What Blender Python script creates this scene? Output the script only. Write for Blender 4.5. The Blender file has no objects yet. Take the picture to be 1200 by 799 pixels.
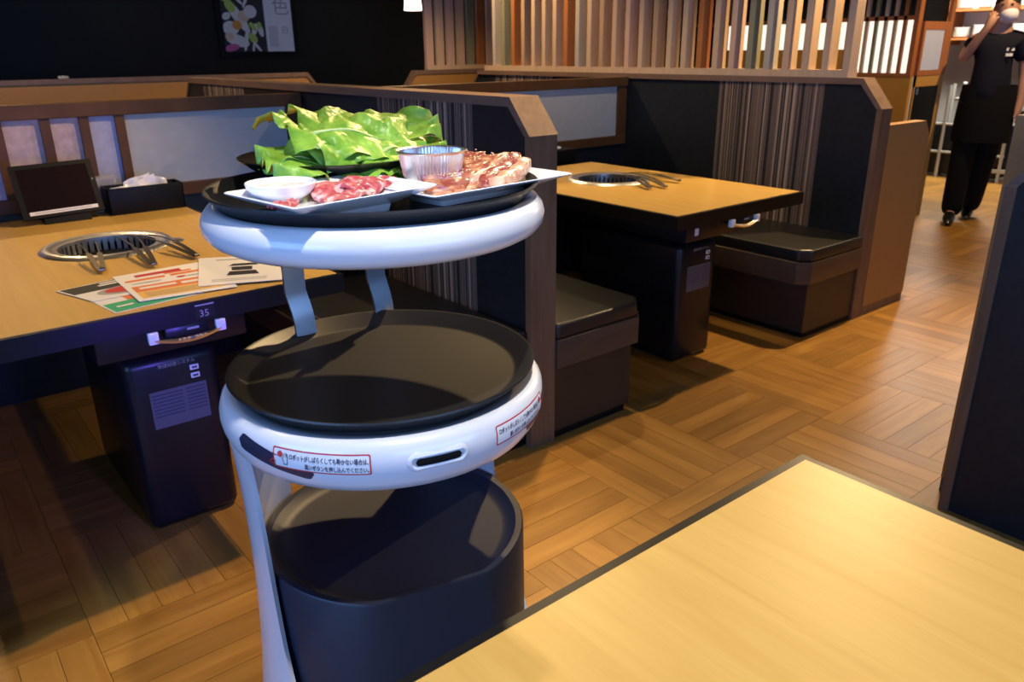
import bpy, bmesh, math, random
from mathutils import Vector, Matrix
random.seed(7)
C = bpy.context.scene.collection
SC = bpy.context.scene
PI = math.pi
rad = math.radians

# ------------------------------------------------------------------ camera
cam_d = bpy.data.cameras.new('camera')
cam = bpy.data.objects.new('camera', cam_d); C.objects.link(cam)
cam_d.sensor_width = 36.0
cam_d.lens = 908.998 * 36.0 / 1200.0
cam_d.clip_start = 0.02
cam_d.dof.use_dof = True; cam_d.dof.focus_distance = 1.35; cam_d.dof.aperture_fstop = 8.0
AX = Vector((0.77895972, 0.22783929, -0.58421829))     # aisle direction in camera axes
AY = Vector((-0.62698863, 0.2676171, -0.73161899))     # into the booths
AZ = Vector((-0.01034475, 0.93619995, 0.35131558))     # up
rot = Matrix((AX, AY, AZ))                             # camera axes -> room axes
cam.matrix_world = Matrix.Translation((0, 0, 1.35)) @ rot.to_4x4()
SC.camera = cam

# ------------------------------------------------------------------ world, exposure, large lights
w = bpy.data.worlds.new('world'); SC.world = w; w.use_nodes = True
w.node_tree.nodes['Background'].inputs[0].default_value = (0.55, 0.68, 1.0, 1)
w.node_tree.nodes['Background'].inputs[1].default_value = 0.4
SC.view_settings.view_transform = 'Standard'
SC.view_settings.look = 'None'
SC.view_settings.exposure = 0.0
SC.view_settings.gamma = 1.0
SC.view_settings.use_curve_mapping = False

def area_light(name, loc, target, sx, sy, power, col):
    d = bpy.data.lights.new(name, 'AREA'); d.shape = 'RECTANGLE'; d.size = sx; d.size_y = sy
    d.energy = power; d.color = col
    o = bpy.data.objects.new(name, d); C.objects.link(o); o.location = loc
    o.rotation_euler = (Vector(target) - Vector(loc)).to_track_quat('-Z', 'Y').to_euler()
    return o
# daylight entering by the shop windows behind and to the left of the camera
area_light('window_daylight', (0.6, -3.85, 1.7), (0.6, 0, 1.5), 5.0, 1.5, 140, (0.22, 0.45, 1.0))
area_light('window_daylight', (-2.85, 0.2, 1.7), (0, 0.2, 1.5), 3.0, 1.5, 110, (0.2, 0.42, 1.0))
# kitchen strip light far down the aisle
area_light('kitchen_light', (9.0, 3.6, 2.5), (9.2, 3.5, 0), 1.4, 0.5, 140, (1.0, 0.95, 0.85))
WARM = (1.0, 0.68, 0.33)
def downlight_lamp(x, y, power, col=WARM, ang=130, aim=None, z=2.5, r=0.025):
    d = bpy.data.lights.new('downlight_bulb', 'SPOT'); d.energy = power; d.color = col
    d.spot_size = rad(ang); d.spot_blend = 0.5; d.shadow_soft_size = r
    o = bpy.data.objects.new('downlight_bulb', d); C.objects.link(o); o.location = (x, y, z)
    if aim: o.rotation_euler = (Vector(aim) - Vector((x, y, z))).to_track_quat('-Z', 'Y').to_euler()
DOWNLIGHTS = [(-0.2, 2.12, 12, WARM, 110), (2.05, 2.14, 190, WARM, 84, (0.30, 2.25, 0.6)), (4.2, 1.90, 240, WARM, 112, (2.7, 1.85, 0.4)), (6.4, 1.9, 120, WARM),
              (0.5, 0.38, 130, (1.0, 0.94, 0.86), 72), (3.4, -0.4, 40, WARM), (3.1, 4.6, 130, WARM), (0.4, 4.7, 80, WARM), (4.9, 3.6, 40, WARM), (2.75, 2.75, 55, (1.0, 0.74, 0.42), 115)]  # centre rear lamp added to brighten the rear screen, last one a warm fill
for _d in DOWNLIGHTS: downlight_lamp(*_d)

# ------------------------------------------------------------------ materials
MATS = {}
def nodes_of(name):
    m = bpy.data.materials.new(name); m.use_nodes = True
    nt = m.node_tree; b = nt.nodes['Principled BSDF']
    return m, nt, b
def plain(name, col, rough=0.5, metal=0.0, coat=0.0, emit=None, estr=1.0, spec=0.5, var=0.0, scale=20, bump=0.0, trans=0.0, alpha=1.0, sss=0.0):
    m, nt, b = nodes_of(name)
    b.inputs['Base Color'].default_value = (*col, 1)
    b.inputs['Roughness'].default_value = rough
    b.inputs['Metallic'].default_value = metal
    b.inputs['Specular IOR Level'].default_value = spec
    if coat: b.inputs['Coat Weight'].default_value = coat; b.inputs['Coat Roughness'].default_value = 0.08
    if trans: b.inputs['Transmission Weight'].default_value = trans
    if sss:
        b.inputs['Subsurface Weight'].default_value = sss; b.inputs['Subsurface Scale'].default_value = 0.01
    if alpha < 1: b.inputs['Alpha'].default_value = alpha
    if emit:
        b.inputs['Emission Color'].default_value = (*emit, 1); b.inputs['Emission Strength'].default_value = estr
    if var or bump:
        tc = nt.nodes.new('ShaderNodeTexCoord'); n = nt.nodes.new('ShaderNodeTexNoise')
        n.inputs['Scale'].default_value = scale; n.inputs['Detail'].default_value = 5
        nt.links.new(tc.outputs['Object'], n.inputs['Vector'])
        if var:
            r = nt.nodes.new('ShaderNodeValToRGB')
            r.color_ramp.elements[0].position = 0.3; r.color_ramp.elements[1].position = 0.7
            r.color_ramp.elements[0].color = (*[c * (1 - var) for c in col], 1)
            r.color_ramp.elements[1].color = (*[min(1, c * (1 + var)) for c in col], 1)
            nt.links.new(n.outputs['Fac'], r.inputs['Fac']); nt.links.new(r.outputs['Color'], b.inputs['Base Color'])
        if bump:
            bp = nt.nodes.new('ShaderNodeBump'); bp.inputs['Strength'].default_value = bump; bp.inputs['Distance'].default_value = 0.002
            nt.links.new(n.outputs['Fac'], bp.inputs['Height']); nt.links.new(bp.outputs['Normal'], b.inputs['Normal'])
    MATS[name] = m; return m
def wood(name, c0, c1, scale=(3, 45, 45), rough=0.4, coat=0.0, bump=0.05, randcol=0.0, coords='Object', spec=0.5):
    m, nt, b = nodes_of(name)
    tc = nt.nodes.new('ShaderNodeTexCoord'); mp = nt.nodes.new('ShaderNodeMapping')
    mp.inputs['Scale'].default_value = scale
    oi = nt.nodes.new('ShaderNodeObjectInfo')
    ml = nt.nodes.new('ShaderNodeMath'); ml.operation = 'MULTIPLY'; ml.inputs[1].default_value = 57.0
    nt.links.new(oi.outputs['Random'], ml.inputs[0])
    cx = nt.nodes.new('ShaderNodeCombineXYZ')
    for i in range(3): nt.links.new(ml.outputs[0], cx.inputs[i])
    nt.links.new(cx.outputs[0], mp.inputs['Location'])
    nt.links.new(tc.outputs[coords], mp.inputs['Vector'])
    n = nt.nodes.new('ShaderNodeTexNoise'); n.inputs['Scale'].default_value = 1.0; n.inputs['Detail'].default_value = 6
    n.inputs['Roughness'].default_value = 0.6; n.inputs['Distortion'].default_value = 0.6
    nt.links.new(mp.outputs[0], n.inputs['Vector'])
    r = nt.nodes.new('ShaderNodeValToRGB')
    r.color_ramp.elements[0].position = 0.28; r.color_ramp.elements[1].position = 0.72
    r.color_ramp.elements[0].color = (*c0, 1); r.color_ramp.elements[1].color = (*c1, 1)
    nt.links.new(n.outputs['Fac'], r.inputs['Fac'])
    out = r.outputs['Color']
    if randcol:
        hs = nt.nodes.new('ShaderNodeHueSaturation')
        ge = nt.nodes.new('ShaderNodeNewGeometry')
        ad = nt.nodes.new('ShaderNodeMath'); ad.operation = 'ADD'
        fr = nt.nodes.new('ShaderNodeMath'); fr.operation = 'FRACT'
        nt.links.new(oi.outputs['Random'], ad.inputs[0]); nt.links.new(ge.outputs['Random Per Island'], ad.inputs[1])
        nt.links.new(ad.outputs[0], fr.inputs[0])
        mr = nt.nodes.new('ShaderNodeMapRange')
        mr.inputs['To Min'].default_value = 1 - randcol; mr.inputs['To Max'].default_value = 1 + randcol
        nt.links.new(fr.outputs[0], mr.inputs['Value']); nt.links.new(mr.outputs[0], hs.inputs['Value'])
        nt.links.new(out, hs.inputs['Color']); out = hs.outputs['Color']
    nt.links.new(out, b.inputs['Base Color'])
    b.inputs['Roughness'].default_value = rough; b.inputs['Specular IOR Level'].default_value = spec
    if coat: b.inputs['Coat Weight'].default_value = coat; b.inputs['Coat Roughness'].default_value = 0.15
    if bump:
        bp = nt.nodes.new('ShaderNodeBump'); bp.inputs['Strength'].default_value = bump; bp.inputs['Distance'].default_value = 0.001
        nt.links.new(n.outputs['Fac'], bp.inputs['Height']); nt.links.new(bp.outputs['Normal'], b.inputs['Normal'])
    MATS[name] = m; return m
def stripes(name, axis, freq, cols, rough=0.8, fade=0.0):
    """woven stripes: constant-step colours of a 1-D noise along one axis"""
    m, nt, b = nodes_of(name)
    tc = nt.nodes.new('ShaderNodeTexCoord'); sp = nt.nodes.new('ShaderNodeSeparateXYZ')
    nt.links.new(tc.outputs['Object'], sp.inputs[0])
    n = nt.nodes.new('ShaderNodeTexNoise'); n.noise_dimensions = '1D'
    n.inputs['Scale'].default_value = freq; n.inputs['Detail'].default_value = 1; n.inputs['Roughness'].default_value = 0.6
    nt.links.new(sp.outputs[axis], n.inputs['W'])
    r = nt.nodes.new('ShaderNodeValToRGB'); r.color_ramp.interpolation = 'CONSTANT'
    el = r.color_ramp.elements
    for i, (p, c) in enumerate(cols):
        e = el[i] if i < 2 else el.new(p)
        e.position = p; e.color = (*c, 1)
    nt.links.new(n.outputs['Fac'], r.inputs['Fac']); nt.links.new(r.outputs['Color'], b.inputs['Base Color'])
    b.inputs['Roughness'].default_value = rough
    MATS[name] = m; return m
def marbled(name, c0, c1, c2, scale=60, rough=0.3):
    m, nt, b = nodes_of(name)
    tc = nt.nodes.new('ShaderNodeTexCoord')
    n = nt.nodes.new('ShaderNodeTexNoise'); n.inputs['Scale'].default_value = scale; n.inputs['Detail'].default_value = 4
    n.inputs['Distortion'].default_value = 1.2
    nt.links.new(tc.outputs['Object'], n.inputs['Vector'])
    r = nt.nodes.new('ShaderNodeValToRGB'); el = r.color_ramp.elements
    el[0].position = 0.38; el[0].color = (*c0, 1); el[1].position = 0.66; el[1].color = (*c2, 1)
    e = el.new(0.52); e.color = (*c1, 1)
    nt.links.new(n.outputs['Fac'], r.inputs['Fac']); nt.links.new(r.outputs['Color'], b.inputs['Base Color'])
    b.inputs['Roughness'].default_value = rough
    bp = nt.nodes.new('ShaderNodeBump'); bp.inputs['Strength'].default_value = 0.4; bp.inputs['Distance'].default_value = 0.002
    nt.links.new(n.outputs['Fac'], bp.inputs['Height']); nt.links.new(bp.outputs['Normal'], b.inputs['Normal'])
    MATS[name] = m; return m

wood('maple_laminate', (0.55, 0.325, 0.070), (0.64, 0.405, 0.105), (40, 2.2, 10), 0.42, 0.0, 0.02)
wood('plank', (0.28, 0.125, 0.020), (0.44, 0.225, 0.045), (2.2, 20, 1), 0.36, 0.0, 0.01, 0.17, 'UV')
wood('walnut', (0.125, 0.068, 0.036), (0.20, 0.115, 0.065), (30, 30, 3), 0.42, spec=0.3)
wood('walnut_cap', (0.13, 0.078, 0.052), (0.21, 0.13, 0.09), (30, 3, 30), 0.42)
wood('frame_wood', (0.075, 0.034, 0.013), (0.12, 0.055, 0.02), (6, 30, 6), 0.45, spec=0.2)
wood('bench_trim', (0.05, 0.032, 0.02), (0.085, 0.055, 0.035), (4, 30, 30), 0.4)
wood('bench_base', (0.02, 0.014, 0.009), (0.035, 0.025, 0.016), (5, 5, 5), 0.45)
plain('orange_board', (0.36, 0.185, 0.05), 0.5, var=0.06, scale=140)
plain('yellow_board', (0.52, 0.27, 0.045), 0.45, var=0.05, scale=90)
plain('blue_black', (0.010, 0.0125, 0.016), 0.45, spec=0.35, var=0.25, scale=30, bump=0.02)
stripes('stripe_fabric', 1, 26, [(0.0, (0.012, 0.010, 0.012)), (0.36, (0.22, 0.145, 0.10)), (0.41, (0.02, 0.016, 0.018)),
        (0.46, (0.085, 0.055, 0.04)), (0.49, (0.40, 0.29, 0.21)), (0.52, (0.05, 0.034, 0.028)), (0.55, (0.012, 0.011, 0.014)), (0.60, (0.34, 0.23, 0.16)), (0.63, (0.03, 0.02, 0.02)), (0.68, (0.12, 0.08, 0.06))])
plain('black_rim', (0.005, 0.005, 0.005), 0.4, spec=0.25)
plain('black_matt', (0.004, 0.004, 0.0045), 0.5, spec=0.2)
plain('black_vinyl', (0.014, 0.0135, 0.0125), 0.36, bump=0.08, scale=60)
plain('black_gloss', (0.010, 0.010, 0.013), 0.3, spec=0.35)
plain('robot_white', (0.70, 0.71, 0.73), 0.24, coat=0.4)
plain('tray_black', (0.013, 0.013, 0.013), 0.42, bump=0.05, scale=300)
plain('base_black', (0.013, 0.017, 0.034), 0.48, bump=0.05, scale=200)
plain('chrome', (0.8, 0.81, 0.83), 0.28, 1.0)
plain('brushed_steel', (0.75, 0.75, 0.76), 0.32, 1.0, var=0.1, scale=80)
plain('tong_steel', (0.30, 0.27, 0.23), 0.34, 1.0)
plain('porcelain', (0.86, 0.86, 0.88), 0.18, coat=0.3)
plain('foil', (0.82, 0.82, 0.86), 0.3, 1.0)
plain('sauce', (0.50, 0.36, 0.2), 0.15, var=0.3, scale=120)
plain('sauce_pale', (0.62, 0.5, 0.34), 0.2, var=0.2, scale=150)
plain('dark_plate', (0.007, 0.0065, 0.0065), 0.3, spec=0.3)
plain('paper', (0.78, 0.77, 0.76), 0.7)
plain('ink_black', (0.02, 0.02, 0.022), 0.6)
plain('ink_navy', (0.03, 0.04, 0.09), 0.6)
plain('ink_red', (0.55, 0.03, 0.03), 0.5)
plain('ink_orange', (0.72, 0.2, 0.06), 0.6)
plain('ink_yellow', (0.82, 0.5, 0.1), 0.6)
plain('ink_green', (0.04, 0.4, 0.2), 0.6)
plain('ink_grey', (0.35, 0.35, 0.36), 0.6)
plain('ink_dim', (0.10, 0.10, 0.13), 0.6)
plain('button_navy', (0.018, 0.025, 0.06), 0.35)
plain('screen', (0.012, 0.006, 0.006), 0.15)
plain('plastic_clear', (0.75, 0.75, 0.78), 0.15, trans=0.75)
plain('wrapper', (0.7, 0.7, 0.74), 0.2, bump=0.6, scale=60)
plain('frost_grey', (0.40, 0.41, 0.40), 0.6, var=0.06, scale=18)
plain('frost_pink', (0.44, 0.33, 0.34), 0.6, var=0.16, scale=30)
plain('frost_lilac', (0.36, 0.37, 0.50), 0.6, var=0.1, scale=30)
plain('black_wall', (0.016, 0.014, 0.009), 0.6, spec=0.2, var=0.1, scale=6)
plain('grey_wall', (0.36, 0.36, 0.34), 0.7, var=0.05, scale=4)
plain('ceiling_dark', (0.05, 0.045, 0.04), 0.8, var=0.1, scale=4)
plain('room_wall', (0.10, 0.085, 0.07), 0.8, var=0.1, scale=4)
plain('light_panel', (0.8, 0.8, 0.78), 0.6, emit=(1.0, 0.93, 0.78), estr=1.05)
plain('window_frost', (0.42, 0.43, 0.48), 0.5, emit=(0.75, 0.8, 1.0), estr=0.12)
plain('led_blue', (0.1, 0.1, 0.4), 0.4, emit=(0.12, 0.1, 1.0), estr=0.5)
plain('lamp_shade', (0.9, 0.85, 0.8), 0.5, emit=(1.0, 0.86, 0.72), estr=4.0)
plain('bulb', (1, 1, 1), 0.5, emit=(1, 0.85, 0.6), estr=3.0)
plain('pale_metal', (0.42, 0.42, 0.38), 0.4)
plain('dish_white', (0.8, 0.8, 0.78), 0.4)
plain('cloth_navy', (0.007, 0.008, 0.016), 0.9, spec=0.2, bump=0.3, scale=25)
plain('cloth_black', (0.004, 0.004, 0.0045), 0.9, spec=0.2, bump=0.3, scale=25)
plain('skin', (0.42, 0.22, 0.14), 0.5)
plain('hair', (0.015, 0.012, 0.01), 0.5)
plain('shoe', (0.008, 0.008, 0.008), 0.3)
plain('mask_white', (0.68, 0.66, 0.72), 0.8)
SLATS = {'slat_tan': ((0.47, 0.32, 0.19), (0.56, 0.40, 0.26)), 'slat_brown': ((0.38, 0.24, 0.13), (0.46, 0.30, 0.18)),
         'slat_pink': ((0.50, 0.32, 0.22), (0.58, 0.39, 0.28)), 'slat_orange': ((0.34, 0.115, 0.03), (0.42, 0.15, 0.045)),
         'slat_green': ((0.20, 0.19, 0.11), (0.26, 0.245, 0.15)), 'slat_pale': ((0.43, 0.36, 0.27), (0.5, 0.43, 0.33)), 'slat_grey': ((0.37, 0.33, 0.25), (0.44, 0.39, 0.31))}
for k, (a, b_) in SLATS.items(): wood(k, a, b_, (40, 40, 3), 0.5)
# lettuce
m, nt, b = nodes_of('lettuce'); MATS['lettuce'] = m
at = nt.nodes.new('ShaderNodeTexCoord'); nz = nt.nodes.new('ShaderNodeTexNoise'); nz.inputs['Scale'].default_value = 28; nz.inputs['Detail'].default_value = 4
rp = nt.nodes.new('ShaderNodeValToRGB'); rp.color_ramp.elements[0].position = .3; rp.color_ramp.elements[1].position = .72
rp.color_ramp.elements[0].color = (0.11, 0.30, 0.018, 1); rp.color_ramp.elements[1].color = (0.36, 0.58, 0.07, 1)
vo = nt.nodes.new('ShaderNodeTexVoronoi'); vo.inputs['Scale'].default_value = 95
bp = nt.nodes.new('ShaderNodeBump'); bp.inputs['Strength'].default_value = .5; bp.inputs['Distance'].default_value = .003
nt.links.new(at.outputs['Object'], nz.inputs['Vector']); nt.links.new(at.outputs['Object'], vo.inputs['Vector'])
nt.links.new(nz.outputs['Fac'], rp.inputs['Fac']); nt.links.new(rp.outputs['Color'], b.inputs['Base Color'])
nt.links.new(vo.outputs['Distance'], bp.inputs['Height']); nt.links.new(bp.outputs['Normal'], b.inputs['Normal'])
b.inputs['Roughness'].default_value = .42
b.inputs['Transmission Weight'].default_value = .0
b.inputs['Subsurface Weight'].default_value = .25; b.inputs['Subsurface Scale'].default_value = .01
plain('lettuce_rib', (0.5, 0.62, 0.22), 0.35)
marbled('raw_beef', (0.42, 0.055, 0.07), (0.55, 0.16, 0.16), (0.80, 0.55, 0.52), 55, .3)
marbled('seasoned_beef', (0.33, 0.07, 0.045), (0.48, 0.19, 0.10), (0.70, 0.42, 0.22), 42, .18)
marbled('beef_fat', (0.52, 0.22, 0.13), (0.62, 0.36, 0.24), (0.70, 0.48, 0.34), 40, .25)
marbled('aged_beef', (0.26, 0.045, 0.035), (0.36, 0.10, 0.07), (0.55, 0.28, 0.2), 50, .22)
plain('sesame', (0.78, 0.62, 0.35), 0.5)

# ------------------------------------------------------------------ mesh helpers
class MB:
    def __init__(s): s.v = []; s.f = []; s.uv = {}
    def add(s, vs, fs, uvs=None):
        o = len(s.v); s.v += [tuple(p) for p in vs]
        for i, f in enumerate(fs):
            if uvs: s.uv[len(s.f)] = uvs[i]
            s.f.append([o + k for k in f])
        return s
    def box(s, x0, x1, y0, y1, z0, z1):
        return s.add([(x0, y0, z0), (x1, y0, z0), (x1, y1, z0), (x0, y1, z0), (x0, y0, z1), (x1, y0, z1), (x1, y1, z1), (x0, y1, z1)],
                     [(3, 2, 1, 0), (4, 5, 6, 7), (0, 1, 5, 4), (1, 2, 6, 5), (2, 3, 7, 6), (3, 0, 4, 7)])
    def bbox(s, x0, x1, y0, y1, z0, z1, bv=0.004, seg=2):
        bm = bmesh.new(); M = Matrix.Translation(((x0 + x1) / 2, (y0 + y1) / 2, (z0 + z1) / 2)) @ Matrix.Diagonal((x1 - x0, y1 - y0, z1 - z0, 1))
        bmesh.ops.create_cube(bm, size=1, matrix=M)
        bmesh.ops.bevel(bm, geom=bm.edges[:], offset=bv, segments=seg, profile=.5, affect='EDGES')
        return s.bm(bm)
    def bm(s, bm):
        bm.verts.index_update()
        s.add([v.co[:] for v in bm.verts], [[v.index for v in f.verts] for f in bm.faces]); bm.free(); return s
    def prism(s, poly, a, b, axis='z'):
        """extrude polygon; axis z: poly=(x,y); axis x: poly=(y,z); axis y: poly=(x,z)"""
        n = len(poly)
        def P(p, t): return (p[0], p[1], t) if axis == 'z' else ((t, p[0], p[1]) if axis == 'x' else (p[0], t, p[1]))
        vs = [P(p, a) for p in poly] + [P(p, b) for p in poly]
        fs = [list(range(n))[::-1], list(range(n, 2 * n))] + [(i, (i + 1) % n, n + (i + 1) % n, n + i) for i in range(n)]
        return s.add(vs, fs)
    def lathe(s, prof, cx=0, cy=0, n=48, closed=False, a0=0, a1=2 * PI):
        full = abs(a1 - a0 - 2 * PI) < 1e-6; k = len(prof); m = n if full else n + 1
        vs = []
        for i in range(m):
            a = a0 + (a1 - a0) * i / n
            for r, z in prof: vs.append((cx + r * math.cos(a), cy + r * math.sin(a), z))
        fs = []
        for i in range(n):
            j = (i + 1) % m
            for q in range(k if closed else k - 1):
                t = (q + 1) % k
                fs.append((i * k + q, j * k + q, j * k + t, i * k + t))
        return s.add(vs, fs)
    def tube(s, pts, r, n=8, caps=True):
        pts = [Vector(p) for p in pts]; rr = r if isinstance(r, (list, tuple)) else [r] * len(pts)
        o = []; ref = Vector((0, 0, 1))
        for i, p in enumerate(pts):
            t = (pts[min(i + 1, len(pts) - 1)] - pts[max(i - 1, 0)]).normalized()
            if abs(t.dot(ref)) > .95: u = t.cross(Vector((1, 0, 0))).normalized()
            else: u = t.cross(ref).normalized()
            v = t.cross(u)
            for k in range(n):
                a = 2 * PI * k / n; o.append(p + (u * math.cos(a) + v * math.sin(a)) * rr[i])
        fs = [(i * n + k, i * n + (k + 1) % n, (i + 1) * n + (k + 1) % n, (i + 1) * n + k) for i in range(len(pts) - 1) for k in range(n)]
        if caps: fs += [list(range(n))[::-1], list(range((len(pts) - 1) * n, len(pts) * n))]
        return s.add(o, fs)
    def strip(s, pts, width_vec, th):
        """flat bar swept along pts, width along width_vec"""
        pts = [Vector(p) for p in pts]; w_ = Vector(width_vec) / 2; o = []
        for i, p in enumerate(pts):
            t = (pts[min(i + 1, len(pts) - 1)] - pts[max(i - 1, 0)]).normalized()
            nn = t.cross(w_).normalized() * th / 2
            o += [p - w_ - nn, p + w_ - nn, p + w_ + nn, p - w_ + nn]
        fs = [(i * 4 + k, i * 4 + (k + 1) % 4, i * 4 + 4 + (k + 1) % 4, i * 4 + 4 + k) for i in range(len(pts) - 1) for k in range(4)]
        fs += [(3, 2, 1, 0), tuple(range(len(pts) * 4 - 4, len(pts) * 4))]
        return s.add(o, fs)
    def grid(s, fn, nu, nv, th=0.0):
        """surface fn(u,v)->point, optional thickness downwards"""
        P = [[Vector(fn(i / nu, j / nv)) for j in range(nv + 1)] for i in range(nu + 1)]
        vs = [p for r in P for p in r]; k = nv + 1
        fs = [(i * k + j, (i + 1) * k + j, (i + 1) * k + j + 1, i * k + j + 1) for i in range(nu) for j in range(nv)]
        if th:
            N = len(vs); low = [p - Vector((0, 0, th)) for p in vs]; vs = vs + low
            fs += [tuple(N + q for q in f[::-1]) for f in fs]
            ring = [i * k for i in range(nu + 1)] + [nu * k + j for j in range(1, nv + 1)] + [i * k + nv for i in range(nu - 1, -1, -1)] + [j for j in range(nv - 1, 0, -1)]
            for a, b in zip(ring, ring[1:] + ring[:1]): fs.append((b, a, N + a, N + b))
        return s.add(vs, fs)
    def map(s, fn): s.v = [tuple(fn(*p)) for p in s.v]; return s

ROOT = {}
def mesh_of(mb, name, off=(0, 0, 0), smooth=None, mat=None):
    me = bpy.data.meshes.new(name)
    me.from_pydata([(x - off[0], y - off[1], z - off[2]) for x, y, z in mb.v], [], mb.f)
    if mb.uv:
        ul = me.uv_layers.new(name='UVMap')
        for p in me.polygons:
            if p.index in mb.uv:
                for li, uv in zip(p.loop_indices, mb.uv[p.index]): ul.data[li].uv = uv
    bm = bmesh.new(); bm.from_mesh(me); bmesh.ops.recalc_face_normals(bm, faces=bm.faces); bm.to_mesh(me); bm.free()
    if smooth:
        me.polygons.foreach_set('use_smooth', [True] * len(me.polygons)); me.set_sharp_from_angle(angle=rad(smooth))
    if mat: me.materials.append(MATS[mat])
    return me
def obj(name, mb, mat, parent=None, smooth=None, label=None, origin=None):
    """mb in room coordinates, or in the root's own axes for a root listed in LOCAL"""
    if parent is None:
        if origin is None:
            xs = [p[0] for p in mb.v]; ys = [p[1] for p in mb.v]; zs = [p[2] for p in mb.v]
            origin = ((min(xs) + max(xs)) / 2, (min(ys) + max(ys)) / 2, min(zs))
        off = origin
    else: off = ROOT[parent.name]
    o = bpy.data.objects.new(name, mesh_of(mb, name, off, smooth, mat)); C.objects.link(o)
    if parent is None: o.location = off
    else: o.parent = parent
    ROOT[o.name] = off
    if label: o['label'] = label
    return o
def tag(o, label, cat, group=None):
    o['label'] = label; o['category'] = cat
    if group: o['group'] = group
    return o
def thing(name, label, cat, loc, group=None, local=False, rotz=0):
    o = bpy.data.objects.new(name, None); C.objects.link(o); o.location = loc; o.rotation_euler = (0, 0, rotz)
    o.empty_display_size = .05
    ROOT[o.name] = (0, 0, 0) if local else tuple(loc)
    return tag(o, label, cat, group)
def struct(o): o['kind'] = 'structure'; return o
def copy_part(src, parent, loc=None, name=None):
    c = src.copy(); C.objects.link(c); c.parent = parent; ROOT[c.name] = ROOT[parent.name]
    if loc is not None: c.location = loc
    return c
def text_mb(body, size, align='LEFT', extra=None, bold=0.0):
    cu = bpy.data.curves.new('t', 'FONT'); cu.body = body; cu.offset = size * bold; cu.size = size; cu.align_x = align; cu.resolution_u = 2
    if extra: cu.space_line = extra
    o = bpy.data.objects.new('t', cu); C.objects.link(o)
    dg = bpy.context.evaluated_depsgraph_get()
    me = bpy.data.meshes.new_from_object(o.evaluated_get(dg))
    mb = MB(); mb.add([v.co[:] for v in me.vertices], [list(p.vertices) for p in me.polygons])
    bpy.data.objects.remove(o); bpy.data.meshes.remove(me); bpy.data.curves.remove(cu)
    return mb
def rrect(w_, h_, r, n=5):
    p = []
    for cx, cy, a in ((w_ / 2 - r, h_ / 2 - r, 0), (-w_ / 2 + r, h_ / 2 - r, 90), (-w_ / 2 + r, -h_ / 2 + r, 180), (w_ / 2 - r, -h_ / 2 + r, 270)):
        for k in range(n + 1):
            t = rad(a + 90 * k / n); p.append((cx + r * math.cos(t), cy + r * math.sin(t)))
    return p

# ------------------------------------------------------------------ the room
XL, XR, YB, YF, ZC = -3.0, 10.3, 7.5, -4.0, 2.7
sub = MB().box(XL, XR, YF, YB, -0.06, -0.004)
plain('subfloor', (0.17, 0.075, 0.018), 0.5)
floor = struct(obj('floor', sub, 'subfloor', origin=(0, 0, 0)))
BS = 0.495; NP = 6; PW = BS / NP; gap = 0.0002
def plank_mb(cx=0, cy=0, along_x=True, uo=0.0):
    hx, hy = (BS / 2 - gap, PW / 2 - gap) if along_x else (PW / 2 - gap, BS / 2 - gap)
    b_ = 0.0005
    vs = [(cx - hx, cy - hy, -.004), (cx + hx, cy - hy, -.004), (cx + hx, cy + hy, -.004), (cx - hx, cy + hy, -.004),
          (cx - hx + b_, cy - hy + b_, 0), (cx + hx - b_, cy - hy + b_, 0), (cx + hx - b_, cy + hy - b_, 0), (cx - hx + b_, cy + hy - b_, 0)]
    fs = [(4, 5, 6, 7), (0, 1, 5, 4), (1, 2, 6, 5), (2, 3, 7, 6), (3, 0, 4, 7)]
    def U(p):
        x, y = (p[0] - cx, p[1] - cy) if along_x else (p[1] - cy, p[0] - cx)
        return (x + uo, y + uo * 3.7)
    return vs, fs, [[U(vs[k]) for k in f] for f in fs]
pm = {}
for ax in (True, False):
    t = MB(); t.add(*plank_mb(0, 0, ax)); pm[ax] = mesh_of(t, 'plank', mat='plank')
cand = []
i0 = int((XL - 0.15) / BS); i1 = int((XR - 0.15) / BS) + 1
for i in range(i0, i1):
    for j in range(int((YF - 1.372) / BS), int((YB - 1.372) / BS) + 1):
        x, y = 0.15 + (i + .5) * BS, 1.372 + (j + .5) * BS
        if x - BS / 2 < XL or x + BS / 2 > XR or y - BS / 2 < YF or y + BS / 2 > YB: continue
        ax = (i + j) % 2 == 0
        for k in range(NP):
            o_ = (k - (NP - 1) / 2) * PW
            px, py = (x, y + o_) if ax else (x + o_, y)
            # distance to the stretch of floor the photo looks at
            d = math.hypot(px, py) + (0 if (0.75 < py < 2.15 and px > -.3) else 20) + (20 if px > 7.2 else 0)
            cand.append((d, px, py, ax))
cand.sort()
for d, px, py, ax in cand[:300]:
    o = bpy.data.objects.new('plank', pm[ax]); C.objects.link(o); o.parent = floor; o.location = (px, py, 0)
rest = MB()
for d, px, py, ax in cand[300:]: rest.add(*plank_mb(px, py, ax, random.uniform(0, 30)))
ro = obj('distant_planks', rest, 'plank', floor); ro['kind'] = 'stuff'

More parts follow.
